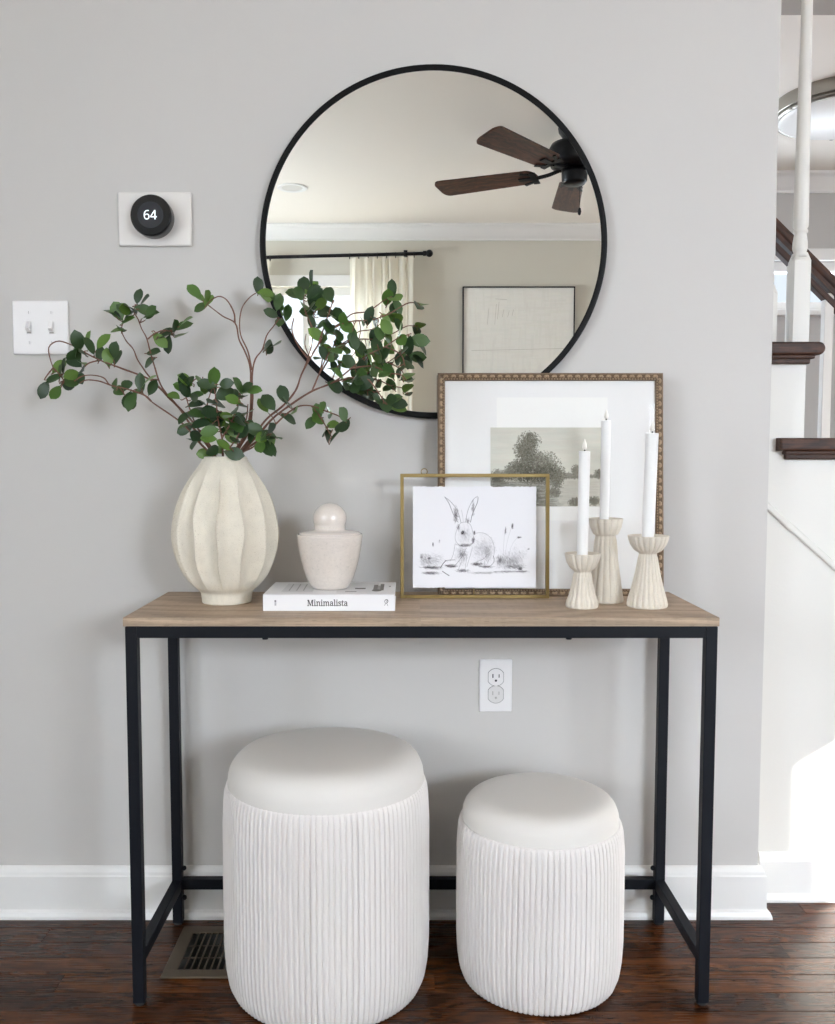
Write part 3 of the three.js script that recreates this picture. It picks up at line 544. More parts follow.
// ---------------------------------------------------------------- large leaning frame with landscape print
{
  const w = 0.447, h = 0.4425, b = 0.0145, T = 0.018, lean = Math.atan2(0.036, 0.441);
  const t = thing('picture_frame', 'large bronze beaded frame with a landscape print, leaning on the wall', 'picture frame', [0.2905, TT, 0.086]); t.rotation.x = -lean;
  // mitred moulding: outline across the width [inwards, forwards]
  const across = [[0, -T], [0, -0.002], [0.0015, 0], [0.0035, 0], [0.0045, -0.0015], [0.0095, -0.0035], [0.0112, -0.0022], [0.0128, -0.0028], [0.0145, -0.006], [0.0145, -0.0095]];
  function side(len, turn, dx, dy) {
    const pos = []; const P = (o, e) => { const x = e ? len / 2 - o[0] : -len / 2 + o[0]; return [x, -o[0], o[1]]; };
    for (let i = 0; i < across.length - 1; i++) { const a = P(across[i], 0), c = P(across[i], 1), d = P(across[i + 1], 1), e = P(across[i + 1], 0); pos.push(...a, ...d, ...c, ...a, ...e, ...d); }
    const g = new THREE.BufferGeometry(); g.setAttribute('position', new THREE.Float32BufferAttribute(pos, 3)); g.computeVertexNormals(); g.setAttribute('uv', new THREE.Float32BufferAttribute(new Float32Array(pos.length / 3 * 2), 2));
    return fixFlip(g).rotateZ(turn).translate(dx, dy, 0);
  }
  const leafBead = new THREE.SphereGeometry(1, 8, 6);
  function beads(len, turn, dx, dy) {
    const n = Math.round(len / 0.0152), g = [];
    for (let i = 0; i < n; i++) { const x = -len / 2 + (i + 0.5) * len / n;
      g.push(leafBead.clone().scale(0.0042, 0.0028, 0.0022).rotateZ(0.75).translate(x - 0.0018, -0.0062, -0.0018), leafBead.clone().scale(0.0042, 0.0028, 0.0022).rotateZ(-0.75).translate(x + 0.0018, -0.0062, -0.0018));
    }
    const m = Math.round(len / 0.0055); for (let i = 0; i < m; i++) g.push(leafBead.clone().scale(0.0018, 0.0012, 0.0012).translate(-len / 2 + (i + 0.5) * len / m, -0.012, -0.0022));
    return merge(g).rotateZ(turn).translate(dx, dy, 0);
  }
  for (const [len, turn, dx, dy] of [[w, 0, 0, h], [w, Math.PI, 0, 0], [h, Math.PI / 2, -w / 2, h / 2], [h, -Math.PI / 2, w / 2, h / 2]]) {
    const s = part(t, 'frame_side', side(len, turn, dx, dy), M.bronzeDark);
    part(s, 'beading', beads(len - 0.016, turn, dx, dy), M.bronze);
  }
  part(t, 'backing_board', span(-w / 2 + 0.001, w / 2 - 0.001, 0.001, h - 0.001, -T, -T + 0.003), std({ color: '#6d5a45', roughness: 0.9 }));
  part(t, 'mat_board', span(-w / 2 + b - 0.003, w / 2 - b + 0.003, b - 0.003, h - b + 0.003, -0.0118, -0.0102), M.mat);
  const px = (x) => -0.1135 + x * 0.2265, printMap = canvasTex(1024, 730, (c, W, H) => {
    let s = 11; const R = () => { s = (s * 1664525 + 1013904223) >>> 0; return s / 4294967296; };
    c.fillStyle = '#cfcdc1'; c.fillRect(0, 0, W, H);
    for (let i = 0; i < 900; i++) { const y = R() * 430, v = 196 + R() * 16 + y * 0.02; c.fillStyle = `rgba(${v + 4},${v + 2},${v - 10},0.25)`; c.beginPath(); c.ellipse(R() * W, y, 60 + R() * 120, 8 + R() * 22, 0, 0, 7); c.fill(); }
    for (let i = 0; i < 400; i++) { const y = 490 + R() * 240, v = 178 + R() * 30; c.fillStyle = `rgba(${v + 6},${v + 2},${v - 10},0.35)`; c.fillRect(520 + R() * 520, y, 40 + R() * 140, 2 + R() * 5); }
    const dabs = (cx, cy, rx, ry, n, dark, light, size = 7) => { for (let i = 0; i < n; i++) { const a = R() * 6.283, q = 0.66 * Math.sqrt(-Math.log(1 - 0.96 * R())), x = cx + Math.cos(a) * q * rx, y = cy + Math.sin(a) * q * ry, k = dark + R() * (light - dark); c.fillStyle = `rgba(${k + 6},${k + 3},${k - 10},0.55)`; c.beginPath(); c.ellipse(x, y, 2 + R() * size, 2 + R() * size * 0.7, R() * 3, 0, 7); c.fill(); } };
    dabs(740, 455, 300, 20, 900, 110, 150); dabs(770, 400, 40, 52, 500, 110, 160); dabs(985, 430, 50, 40, 400, 95, 140); dabs(690, 440, 70, 22, 300, 120, 165);
    dabs(60, 450, 60, 60, 500, 95, 150); dabs(60, 520, 90, 60, 600, 80, 130);
    c.strokeStyle = 'rgba(66,60,52,0.8)'; c.lineWidth = 14; c.beginPath(); c.moveTo(330, 520); c.quadraticCurveTo(350, 360, 330, 210); c.stroke(); c.lineWidth = 8; c.beginPath(); c.moveTo(345, 380); c.quadraticCurveTo(420, 330, 470, 290); c.stroke();
    dabs(350, 130, 95, 85, 1300, 70, 150); dabs(300, 205, 85, 70, 1000, 70, 150); dabs(350, 280, 110, 90, 1300, 66, 145); dabs(260, 370, 110, 70, 1100, 70, 140); dabs(170, 420, 70, 60, 600, 85, 150);
    dabs(500, 330, 120, 100, 1500, 80, 165); dabs(560, 430, 110, 90, 1300, 72, 150); dabs(420, 430, 220, 90, 2200, 66, 130); dabs(590, 510, 60, 60, 500, 80, 140);
    for (let i = 0; i < 900; i++) { const v = 105 + R() * 60; c.fillStyle = `rgba(${v + 4},${v + 2},${v - 8},0.4)`; c.fillRect(R() * 560, 500 + R() * 230, 30 + R() * 90, 2 + R() * 6); }
    dabs(580, 600, 50, 40, 400, 90, 150); dabs(760, 690, 60, 34, 350, 110, 160); dabs(930, 680, 60, 40, 500, 90, 140);
    c.strokeStyle = 'rgba(120,114,100,0.7)'; c.lineWidth = 3; for (let i = 0; i < 40; i++) { const x = 700 + R() * 110; c.beginPath(); c.moveTo(x, 728); c.lineTo(x + R() * 30 - 15, 640 + R() * 50); c.stroke(); }
  });
  const X0 = -0.1185, X1 = 0.1075, Y1 = 0.335, Y0 = 0.178;
  part(t, 'paper_sheet', span(-0.106, 0.115, 0.15, 0.395, -0.0103, -0.0098), std({ color: '#f5f4f0', roughness: 0.9 }));
  part(t, 'landscape_print', new THREE.PlaneGeometry(X1 - X0, Y1 - Y0).translate((X0 + X1) / 2, (Y0 + Y1) / 2, -0.0094), std({ color: '#ffffff', map: printMap, roughness: 0.85 }));
  part(t, 'glass', new THREE.PlaneGeometry(w - 2 * b + 0.004, h - 2 * b + 0.004).translate(0, h / 2, -0.0075), M.pictureGlass);
}

// ---------------------------------------------------------------- brass floating frame with rabbit drawing
{
  const w = 0.29, h = 0.2425, b = 0.0068, T = 0.01, lean = 0.045;
  const t = thing('picture_frame', 'thin brass glass frame with a pencil drawing of a rabbit', 'picture frame', [0.1378, TT, 0.113]); t.rotation.x = -lean;
  part(t, 'frame', merge([rspan(-w / 2, w / 2, 0, b, -T, 0, 0.001), rspan(-w / 2, w / 2, h - b, h, -T, 0, 0.001), rspan(-w / 2, -w / 2 + b, b - 0.0005, h - b + 0.0005, -T, 0, 0.001), rspan(w / 2 - b, w / 2, b - 0.0005, h - b + 0.0005, -T, 0, 0.001)]), M.brass);
  for (const z of [-0.0025, -0.0062]) part(t, 'glass_pane', new THREE.PlaneGeometry(w - 2 * b + 0.003, h - 2 * b + 0.003).translate(0, h / 2, z), M.pictureGlass);
  // deckle-edged sheet: left, right, bottom and top in the frame's axes
  const x0 = -0.1205, x1 = 0.1195, y0 = 0.0205, y1 = 0.2175, shp = new THREE.Shape(); let s0 = 3; const R0 = () => { s0 = (s0 * 1664525 + 1013904223) >>> 0; return (s0 / 4294967296 - 0.5) * 0.0022; };
  const ring = []; for (let i = 0; i < 60; i++) ring.push([x0 + (x1 - x0) * i / 60, y0 + R0() * 0.8]); for (let i = 0; i < 48; i++) ring.push([x1 + R0() * 0.6, y0 + (y1 - y0) * i / 48]); for (let i = 0; i < 60; i++) ring.push([x1 - (x1 - x0) * i / 60, y1 + R0() * 0.9]); for (let i = 0; i < 48; i++) ring.push([x0 + R0() * 0.4, y1 - (y1 - y0) * i / 48]);
  ring.forEach((p, i) => i ? shp.lineTo(...p) : shp.moveTo(...p)); shp.closePath();
  const drawing = canvasTex(1306, 1040, (c, W, H) => {
    c.fillStyle = '#f1f0f3'; c.fillRect(0, 0, W, H); c.lineCap = 'round';
    let s = 21; const R = () => { s = (s * 1664525 + 1013904223) >>> 0; return s / 4294967296; };
    const X = (x) => (x - 65) * 2, Y = (y) => (y - 85) * 2;
    const line = (pts, a = 0.7, lw = 3) => { for (let k = 0; k < 2; k++) { c.strokeStyle = `rgba(62,58,62,${a * 0.7})`; c.lineWidth = lw * (0.6 + 0.5 * R()); c.beginPath(); pts.forEach(([x, y], i) => { const p = [X(x) + R() * 3 - 1.5, Y(y) + R() * 3 - 1.5]; if (!i) c.moveTo(...p); else { const q = pts[i - 1], m = [(X(q[0]) + p[0]) / 2, (Y(q[1]) + p[1]) / 2]; c.quadraticCurveTo(X(q[0]), Y(q[1]), ...m); if (i === pts.length - 1) c.lineTo(...p); } }); c.stroke(); } };
    const hatch = (cx, cy, rx, ry, n, ang, a = 0.25, len = 18) => { for (let i = 0; i < n; i++) { const t = R() * 6.283, q = 0.62 * Math.sqrt(-Math.log(1 - 0.97 * R())), x = X(cx + Math.cos(t) * q * rx), y = Y(cy + Math.sin(t) * q * ry), d = ang + (R() - 0.5) * 0.9, l = len * (0.4 + R()); c.strokeStyle = `rgba(70,66,70,${a * 0.8 * (0.3 + 0.9 * R())})`; c.lineWidth = 1 + 1.8 * R(); c.beginPath(); c.moveTo(x, y); c.lineTo(x + Math.cos(d) * l, y + Math.sin(d) * l); c.stroke(); } };
    // soft tone of coat
    hatch(430, 415, 70, 85, 1300, 0.6, 0.17); hatch(340, 330, 50, 55, 700, 1.2, 0.15); hatch(320, 430, 40, 70, 700, 1.4, 0.18); hatch(450, 400, 50, 75, 500, 1.0, 0.2);
    // ears
    line([[232, 138], [262, 158], [290, 190], [308, 225], [320, 270]], 0.85, 4); line([[236, 142], [258, 172], [270, 205], [283, 235], [305, 268]], 0.9, 5); hatch(290, 225, 14, 42, 260, 1.1, 0.5, 22); line([[322, 205], [330, 240], [332, 268]], 0.35);
    line([[408, 135], [385, 148], [362, 190], [350, 230], [345, 268]], 0.7, 3); line([[410, 140], [408, 165], [394, 195], [378, 230], [370, 268]], 0.8, 5); hatch(385, 190, 8, 45, 170, 1.9, 0.4, 18); hatch(355, 255, 12, 14, 90, 1.6, 0.35);
    // head
    line([[318, 272], [300, 300], [290, 330], [288, 355], [300, 378], [325, 392], [350, 394], [375, 385], [386, 368], [385, 340], [380, 305], [368, 275], [345, 265], [318, 272]], 0.55, 3);
    hatch(335, 385, 40, 8, 220, 0.2, 0.4); hatch(305, 290, 10, 16, 100, 1.2, 0.35); hatch(385, 355, 8, 18, 120, 1.6, 0.4);
    c.fillStyle = 'rgba(48,45,48,0.85)'; c.beginPath(); c.ellipse(X(328), Y(321), 15, 19, 0.2, 0, 7); c.fill(); hatch(330, 322, 14, 15, 120, 0.4, 0.35); c.fillStyle = 'rgba(250,250,250,0.8)'; c.beginPath(); c.arc(X(325), Y(318), 4, 0, 7); c.fill();
    hatch(390, 318, 5, 10, 70, 1.5, 0.5); line([[372, 378], [388, 372], [392, 352]], 0.8, 4);
    // back, haunch, tail
    line([[392, 325], [425, 320], [455, 328], [480, 350], [495, 385], [498, 420], [490, 455]], 0.45, 3); line([[455, 395], [450, 420], [455, 440], [440, 458], [405, 470]], 0.55, 3); hatch(465, 420, 22, 40, 280, 1.9, 0.22);
    line([[390, 478], [410, 492], [440, 500], [470, 496], [492, 480], [498, 455], [490, 440]], 0.8, 5); hatch(400, 482, 30, 9, 220, 0.3, 0.5, 20); hatch(450, 496, 42, 7, 180, 0.1, 0.45); line([[425, 470], [430, 492]], 0.6); line([[445, 468], [446, 494]], 0.6); line([[470, 455], [460, 480]], 0.5);
    // chest and forelegs
    line([[290, 375], [284, 410], [278, 440], [262, 468]], 0.45, 3); line([[348, 400], [335, 430], [315, 460], [292, 488], [270, 500]], 0.7, 4); hatch(330, 430, 20, 30, 240, 2.2, 0.4); line([[380, 398], [372, 430], [362, 460], [352, 495]], 0.4); line([[325, 470], [312, 495], [306, 515]], 0.6, 3); line([[352, 430], [348, 470], [340, 515]], 0.55, 3);
    hatch(325, 516, 38, 10, 260, 0.2, 0.48, 14); line([[240, 465], [225, 480], [212, 502]], 0.9, 6); line([[240, 465], [262, 462], [290, 462]], 0.7, 5); hatch(262, 492, 36, 9, 240, 0.0, 0.42, 20); line([[240, 488], [256, 500], [290, 496]], 0.9, 6); line([[222, 520], [240, 532], [258, 542]], 0.8, 7);
    // foliage and ground
    hatch(160, 465, 75, 48, 620, 0.5, 0.24, 26); hatch(125, 460, 26, 34, 240, 1.0, 0.28, 20); hatch(160, 500, 60, 8, 320, 0.1, 0.42, 26); hatch(155, 528, 48, 8, 260, 0.2, 0.42, 24); hatch(110, 440, 10, 16, 80, 1.2, 0.35); hatch(148, 452, 8, 6, 70, 0.4, 0.5);
    hatch(172, 378, 4, 10, 60, 1.5, 0.5, 14); hatch(206, 362, 3, 10, 30, 1.5, 0.3, 12);
    hatch(560, 465, 65, 40, 760, 1.2, 0.3, 24); hatch(610, 450, 60, 65, 560, 0.9, 0.22, 26); hatch(525, 460, 16, 24, 220, 1.6, 0.42, 16); hatch(600, 495, 60, 14, 360, 0.3, 0.3, 24); hatch(632, 505, 12, 8, 120, 0.6, 0.7, 12); hatch(560, 522, 110, 5, 260, 0.0, 0.3, 26); hatch(430, 528, 90, 6, 180, 0.05, 0.25, 26); hatch(640, 520, 36, 6, 120, 0.1, 0.35, 20);
    line([[545, 440], [546, 380], [550, 320]], 0.3, 2); line([[556, 435], [562, 370], [585, 300]], 0.3, 2); line([[575, 430], [590, 380], [615, 350]], 0.25, 2);
    hatch(556, 310, 4, 18, 110, 1.9, 0.5, 10); hatch(593, 285, 6, 16, 130, 2.1, 0.6, 10); hatch(630, 345, 14, 5, 100, 2.9, 0.45, 10); hatch(680, 405, 6, 5, 40, 2.8, 0.3, 10);
    for (let i = 0; i < 60; i++) line([[500 + R() * 170, 505], [490 + R() * 190, 400 + R() * 80]], 0.1, 1.5);
  });
  const pg = new THREE.ExtrudeGeometry(shp, { depth: 0.0008, bevelEnabled: false }); const p = pg.attributes.position, uv = pg.attributes.uv; for (let i = 0; i < p.count; i++) uv.setXY(i, (p.getX(i) - x0) / (x1 - x0) * 0.998 + 0.001, (p.getY(i) - y0) / (y1 - y0) * 0.998 + 0.001);
  part(t, 'drawing_sheet', pg.translate(0, 0, -0.0048), std({ color: '#ffffff', map: drawing, roughness: 0.95 }));
  part(t, 'hanging_ring', new THREE.TorusGeometry(0.006, 0.0009, 6, 20), M.brass, [-0.0985, h + 0.004, -0.007]);
  part(t, 'easel_leg', cyl(0.0012, 0.0012, 0.17, 8), M.brass, [0, 0.083, -0.0155], [0.06, 0, 0]);
}
const BRANCHES = {
  lowleft: { twigs: [[[-.344,.902,.155],[-.359,.969,.167],[-.378,.993,.178],[-.405,1.026,.185],[-.426,1.043,.189],[-.462,1.069,.197],[-.479,1.086,.2]],[[-.461,1.069,.2],[-.47,1.078,.201],[-.508,1.092,.205],[-.533,1.098,.208],[-.543,1.11,.209],[-.562,1.115,.211],[-.581,1.113,.213],[-.595,1.104,.215]],[[-.534,1.098,.205],[-.554,1.105,.203],[-.579,1.107,.201],[-.59,1.102,.2]]],
    leaves: [[-.52,1.089,.205],[-.506,1.099,.197],[-.48,1.103,.199],[-.484,1.087,.188],[-.457,1.094,.202],[-.502,1.069,.196],[-.463,1.107,.217],[-.497,1.072,.207],[-.524,1.099,.2]] },
  farleft: { twigs: [[[-.341,.902,.155],[-.36,.969,.146],[-.378,.998,.142],[-.405,1.03,.139],[-.424,1.058,.136],[-.447,1.081,.133],[-.465,1.1,.131],[-.48,1.113,.129],[-.538,1.136,.124],[-.58,1.152,.121],[-.606,1.165,.119],[-.635,1.181,.116],[-.661,1.188,.114],[-.678,1.177,.113],[-.677,1.155,.111],[-.672,1.138,.11]],[[-.582,1.152,.115],[-.603,1.145,.117],[-.617,1.129,.12]],[[-.672,1.138,.11],[-.684,1.124,.11],[-.69,1.115,.11]],[[-.672,1.138,.11],[-.658,1.124,.114],[-.65,1.111,.117],[-.66,1.099,.12]]],
    leaves: [[-.574,1.187,.124],[-.589,1.176,.137],[-.607,1.164,.128],[-.628,1.168,.113],[-.579,1.163,.116],[-.562,1.156,.123],[-.546,1.169,.137],[-.548,1.158,.114],[-.616,1.185,.13],[-.646,1.14,.118],[-.631,1.15,.112],[-.605,1.13,.138],[-.627,1.123,.136],[-.64,1.113,.109],[-.666,1.116,.117],[-.664,1.09,.123],[-.653,1.128,.118],[-.691,1.097,.113],[-.617,1.151,.106],[-.612,1.117,.133],[-.662,1.141,.108],[-.599,1.189,.125],[-.652,1.106,.104],[-.63,1.159,.113]] },
  upleft: { twigs: [[[-.34,.902,.155],[-.357,.969,.143],[-.377,1.0,.13],[-.405,1.036,.123],[-.437,1.069,.116],[-.465,1.102,.109],[-.48,1.142,.103],[-.49,1.175,.098],[-.497,1.198,.094],[-.506,1.214,.092],[-.513,1.232,.089],[-.522,1.249,.087],[-.518,1.261,.085]],[[-.472,1.115,.11],[-.484,1.117,.107],[-.506,1.143,.099],[-.515,1.156,.095],[-.524,1.176,.09],[-.54,1.194,.084],[-.549,1.214,.079],[-.547,1.23,.075]],[[-.495,1.195,.09],[-.486,1.204,.086],[-.468,1.213,.079],[-.456,1.212,.075]]],
    leaves: [[-.513,1.277,.09],[-.497,1.267,.094],[-.485,1.24,.104],[-.505,1.253,.08],[-.535,1.249,.106],[-.536,1.232,.085],[-.546,1.239,.093],[-.53,1.244,.084],[-.456,1.213,.067],[-.442,1.219,.09],[-.432,1.224,.077],[-.43,1.201,.087],[-.461,1.187,.072],[-.474,1.194,.081],[-.491,1.15,.098],[-.481,1.167,.101],[-.546,1.218,.088],[-.463,1.209,.077],[-.574,1.253,.07],[-.542,1.253,.084],[-.42,1.23,.093],[-.557,1.216,.079],[-.482,1.243,.107],[-.558,1.252,.067],[-.523,1.252,.102]] },
  upmid: { twigs: [[[-.334,.902,.155],[-.324,.969,.143],[-.3,1.015,.133],[-.292,1.061,.127],[-.292,1.106,.121],[-.294,1.141,.117],[-.305,1.171,.113],[-.315,1.191,.111],[-.323,1.223,.107],[-.346,1.236,.104],[-.365,1.25,.102],[-.378,1.26,.1]],[[-.324,1.224,.105],[-.325,1.242,.106],[-.34,1.268,.108],[-.353,1.273,.109],[-.368,1.266,.11]]],
    leaves: [[-.373,1.267,.111],[-.388,1.253,.098],[-.403,1.283,.097],[-.396,1.274,.091],[-.373,1.271,.129],[-.306,1.094,.114]] },
  uprightmid: { twigs: [[[-.332,.902,.155],[-.32,.969,.143],[-.296,1.019,.125],[-.29,1.076,.116],[-.291,1.13,.107],[-.285,1.157,.103],[-.273,1.173,.1],[-.264,1.202,.096],[-.251,1.22,.092],[-.241,1.235,.09]],[[-.29,1.133,.12],[-.298,1.168,.113],[-.314,1.205,.104],[-.312,1.252,.095],[-.297,1.275,.089],[-.282,1.286,.085]],[[-.273,1.173,.1],[-.266,1.179,.1],[-.25,1.181,.1]]],
    leaves: [[-.262,1.278,.083],[-.254,1.242,.105],[-.243,1.266,.085],[-.241,1.233,.079],[-.269,1.285,.094],[-.258,1.177,.1],[-.245,1.18,.107],[-.266,1.179,.118],[-.281,1.298,.089],[-.266,1.273,.103]] },
  rightmain: { twigs: [[[-.33,.902,.155],[-.313,.969,.154],[-.276,1.016,.151],[-.258,1.039,.15],[-.226,1.065,.149],[-.203,1.093,.148],[-.192,1.123,.147],[-.178,1.149,.146],[-.161,1.177,.145],[-.139,1.205,.144],[-.116,1.22,.143],[-.097,1.235,.142],[-.068,1.24,.141],[-.036,1.261,.141],[-.022,1.268,.14]],[[-.139,1.205,.145],[-.104,1.219,.15],[-.059,1.222,.157],[-.028,1.232,.162],[.009,1.251,.168],[.026,1.25,.17]],[[-.191,1.123,.15],[-.177,1.164,.141],[-.173,1.206,.133],[-.187,1.245,.125],[-.191,1.27,.12]],[[-.161,1.177,.145],[-.148,1.214,.147],[-.138,1.241,.149],[-.132,1.259,.15]],[[-.178,1.149,.15],[-.199,1.177,.142],[-.211,1.206,.135],[-.208,1.229,.13]]],
    leaves: [[-.191,1.294,.116],[-.207,1.273,.125],[-.192,1.273,.136],[-.175,1.287,.115],[-.166,1.272,.14],[-.14,1.269,.143],[-.188,1.252,.131],[-.174,1.247,.132],[-.135,1.235,.141],[-.114,1.219,.155],[-.175,1.221,.125],[-.143,1.212,.158],[-.074,1.217,.176],[-.067,1.228,.161],[-.053,1.216,.148],[-.033,1.207,.178],[-.033,1.221,.151],[-.045,1.198,.176],[-.021,1.282,.143],[-.017,1.262,.145],[-.011,1.251,.14],[-.032,1.267,.139],[.029,1.248,.178],[.035,1.254,.158],[-.123,1.197,.137],[-.136,1.201,.154],[-.108,1.211,.149],[-.094,1.194,.148],[-.091,1.181,.169],[-.171,1.277,.135],[-.162,1.196,.148],[-.148,1.183,.154],[-.141,1.206,.148],[-.17,1.3,.139],[-.081,1.169,.155]] },
  rightlow: { twigs: [[[-.329,.902,.155],[-.308,.969,.159],[-.27,1.012,.159],[-.247,1.038,.159],[-.213,1.064,.159],[-.172,1.09,.159],[-.131,1.107,.159],[-.097,1.133,.16],[-.067,1.157,.16],[-.035,1.172,.16],[-.011,1.188,.16],[.007,1.194,.16]],[[-.097,1.132,.165],[-.059,1.135,.17],[-.026,1.122,.175],[-.004,1.118,.178],[.005,1.107,.18]],[[-.035,1.172,.16],[-.015,1.163,.166],[-.004,1.154,.17],[.002,1.135,.175]],[[-.13,1.107,.165],[-.1,1.113,.174],[-.07,1.112,.183],[-.046,1.084,.194],[-.036,1.067,.2]],[[-.171,1.09,.165],[-.157,1.126,.152],[-.139,1.165,.138],[-.112,1.179,.128],[-.099,1.199,.12]]],
    leaves: [[-.12,1.177,.124],[-.102,1.144,.155],[-.079,1.136,.163],[-.058,1.142,.188],[-.071,1.155,.156],[-.049,1.173,.158],[-.048,1.159,.15],[-.031,1.16,.16],[-.005,1.185,.165],[-.01,1.201,.164],[.027,1.184,.162],[.033,1.177,.152],[.009,1.174,.159],[-.001,1.159,.172],[-.011,1.15,.163],[.007,1.14,.166],[.007,1.121,.167],[.011,1.104,.194],[-.035,1.117,.183],[-.027,1.127,.174],[-.055,1.128,.167],[-.116,1.12,.191],[-.108,1.097,.179],[-.128,1.099,.156],[-.09,1.097,.19],[-.072,1.104,.188],[-.078,1.119,.184],[-.05,1.071,.213],[-.035,1.06,.203],[-.017,1.073,.202],[-.011,1.065,.21],[-.011,1.054,.199],[-.094,1.112,.189],[-.138,1.158,.129],[-.129,1.164,.144],[-.148,1.16,.149],[-.084,1.163,.156],[-.064,1.161,.154],[-.159,1.158,.125],[-.022,1.071,.218],[-.098,1.111,.171],[-.083,1.101,.201]] },
  rightdrop: { twigs: [[[-.328,.902,.155],[-.307,.969,.167],[-.26,1.004,.187],[-.235,1.028,.193],[-.208,1.051,.198],[-.191,1.06,.201],[-.167,1.06,.205],[-.143,1.051,.209],[-.119,1.042,.213],[-.108,1.034,.215]],[[-.168,1.06,.2],[-.149,1.035,.207],[-.138,1.016,.212],[-.131,1.004,.215]]],
    leaves: [[-.157,1.051,.2],[-.141,1.049,.196],[-.147,1.056,.218],[-.108,1.043,.234],[-.112,1.026,.21],[-.131,1.025,.199],[-.141,1.006,.206],[-.126,1.005,.214],[-.168,1.033,.209],[-.155,1.037,.212],[-.144,1.015,.206],[-.247,1.068,.201],[-.261,1.062,.18],[-.22,1.082,.201],[-.212,1.064,.213],[-.199,1.052,.209],[-.21,1.04,.194]] },
  shortright: { twigs: [[[-.329,.902,.155],[-.308,.969,.167],[-.273,.987,.208],[-.257,1.004,.216],[-.245,1.009,.221]]],
    leaves: [[-.247,.985,.219],[-.236,1.018,.24],[-.245,1.007,.224],[-.26,.987,.223],[-.229,1.003,.237],[-.254,1.006,.233],[-.281,1.007,.194],[-.24,.997,.211],[-.242,.985,.212],[-.253,1.005,.226]] },
  bushleft: { twigs: [[[-.341,.902,.155],[-.353,.969,.167],[-.364,.995,.183],[-.382,1.026,.191],[-.391,1.053,.196],[-.397,1.075,.2]],[[-.382,1.026,.19],[-.365,1.05,.19],[-.359,1.072,.19],[-.35,1.097,.19]],[[-.397,1.075,.2],[-.391,1.099,.195],[-.38,1.11,.192],[-.368,1.108,.19]]],
    leaves: [[-.407,1.093,.202],[-.394,1.087,.206],[-.422,1.078,.187],[-.379,1.079,.198],[-.4,1.043,.205],[-.387,1.041,.21],[-.406,1.018,.181],[-.395,.997,.17],[-.371,.974,.172],[-.376,1.01,.2],[-.381,1.056,.186],[-.362,1.065,.199],[-.367,1.096,.182],[-.352,1.097,.191],[-.389,1.106,.209],[-.358,1.031,.196],[-.355,.982,.193],[-.376,1.075,.219],[-.394,1.03,.199],[-.367,1.107,.205],[-.399,1.099,.21],[-.382,1.066,.198],[-.342,1.035,.199],[-.396,1.107,.206],[-.383,.998,.2]] },
  bushmid: { twigs: [[[-.337,.902,.155],[-.338,.969,.167],[-.333,1.002,.199],[-.338,1.038,.209],[-.339,1.07,.218],[-.341,1.096,.226]],[[-.331,1.002,.21],[-.311,1.034,.214],[-.3,1.061,.217],[-.295,1.084,.22]],[[-.322,.98,.2],[-.303,1.006,.203],[-.287,1.035,.207],[-.283,1.063,.21]]],
    leaves: [[-.341,1.111,.228],[-.319,1.098,.238],[-.324,1.082,.214],[-.337,1.064,.204],[-.295,1.094,.233],[-.284,1.091,.226],[-.289,1.073,.228],[-.308,1.069,.219],[-.34,1.04,.206],[-.322,1.04,.206],[-.304,1.051,.227],[-.282,1.048,.223],[-.291,1.033,.226],[-.297,1.014,.208],[-.323,1.016,.199],[-.329,.988,.204],[-.351,.984,.155],[-.355,1.0,.21],[-.315,1.004,.198],[-.342,1.031,.198],[-.275,1.019,.195],[-.35,1.015,.217],[-.371,1.028,.206],[-.304,1.026,.215],[-.312,1.081,.208],[-.353,1.096,.226],[-.374,1.043,.212],[-.296,1.06,.208],[-.284,1.024,.197],[-.272,1.089,.227],[-.307,.996,.217],[-.341,1.045,.199],[-.311,1.044,.231],[-.343,1.063,.238],[-.35,1.047,.219],[-.312,.974,.201],[-.301,1.037,.199],[-.32,1.018,.206]] },
};

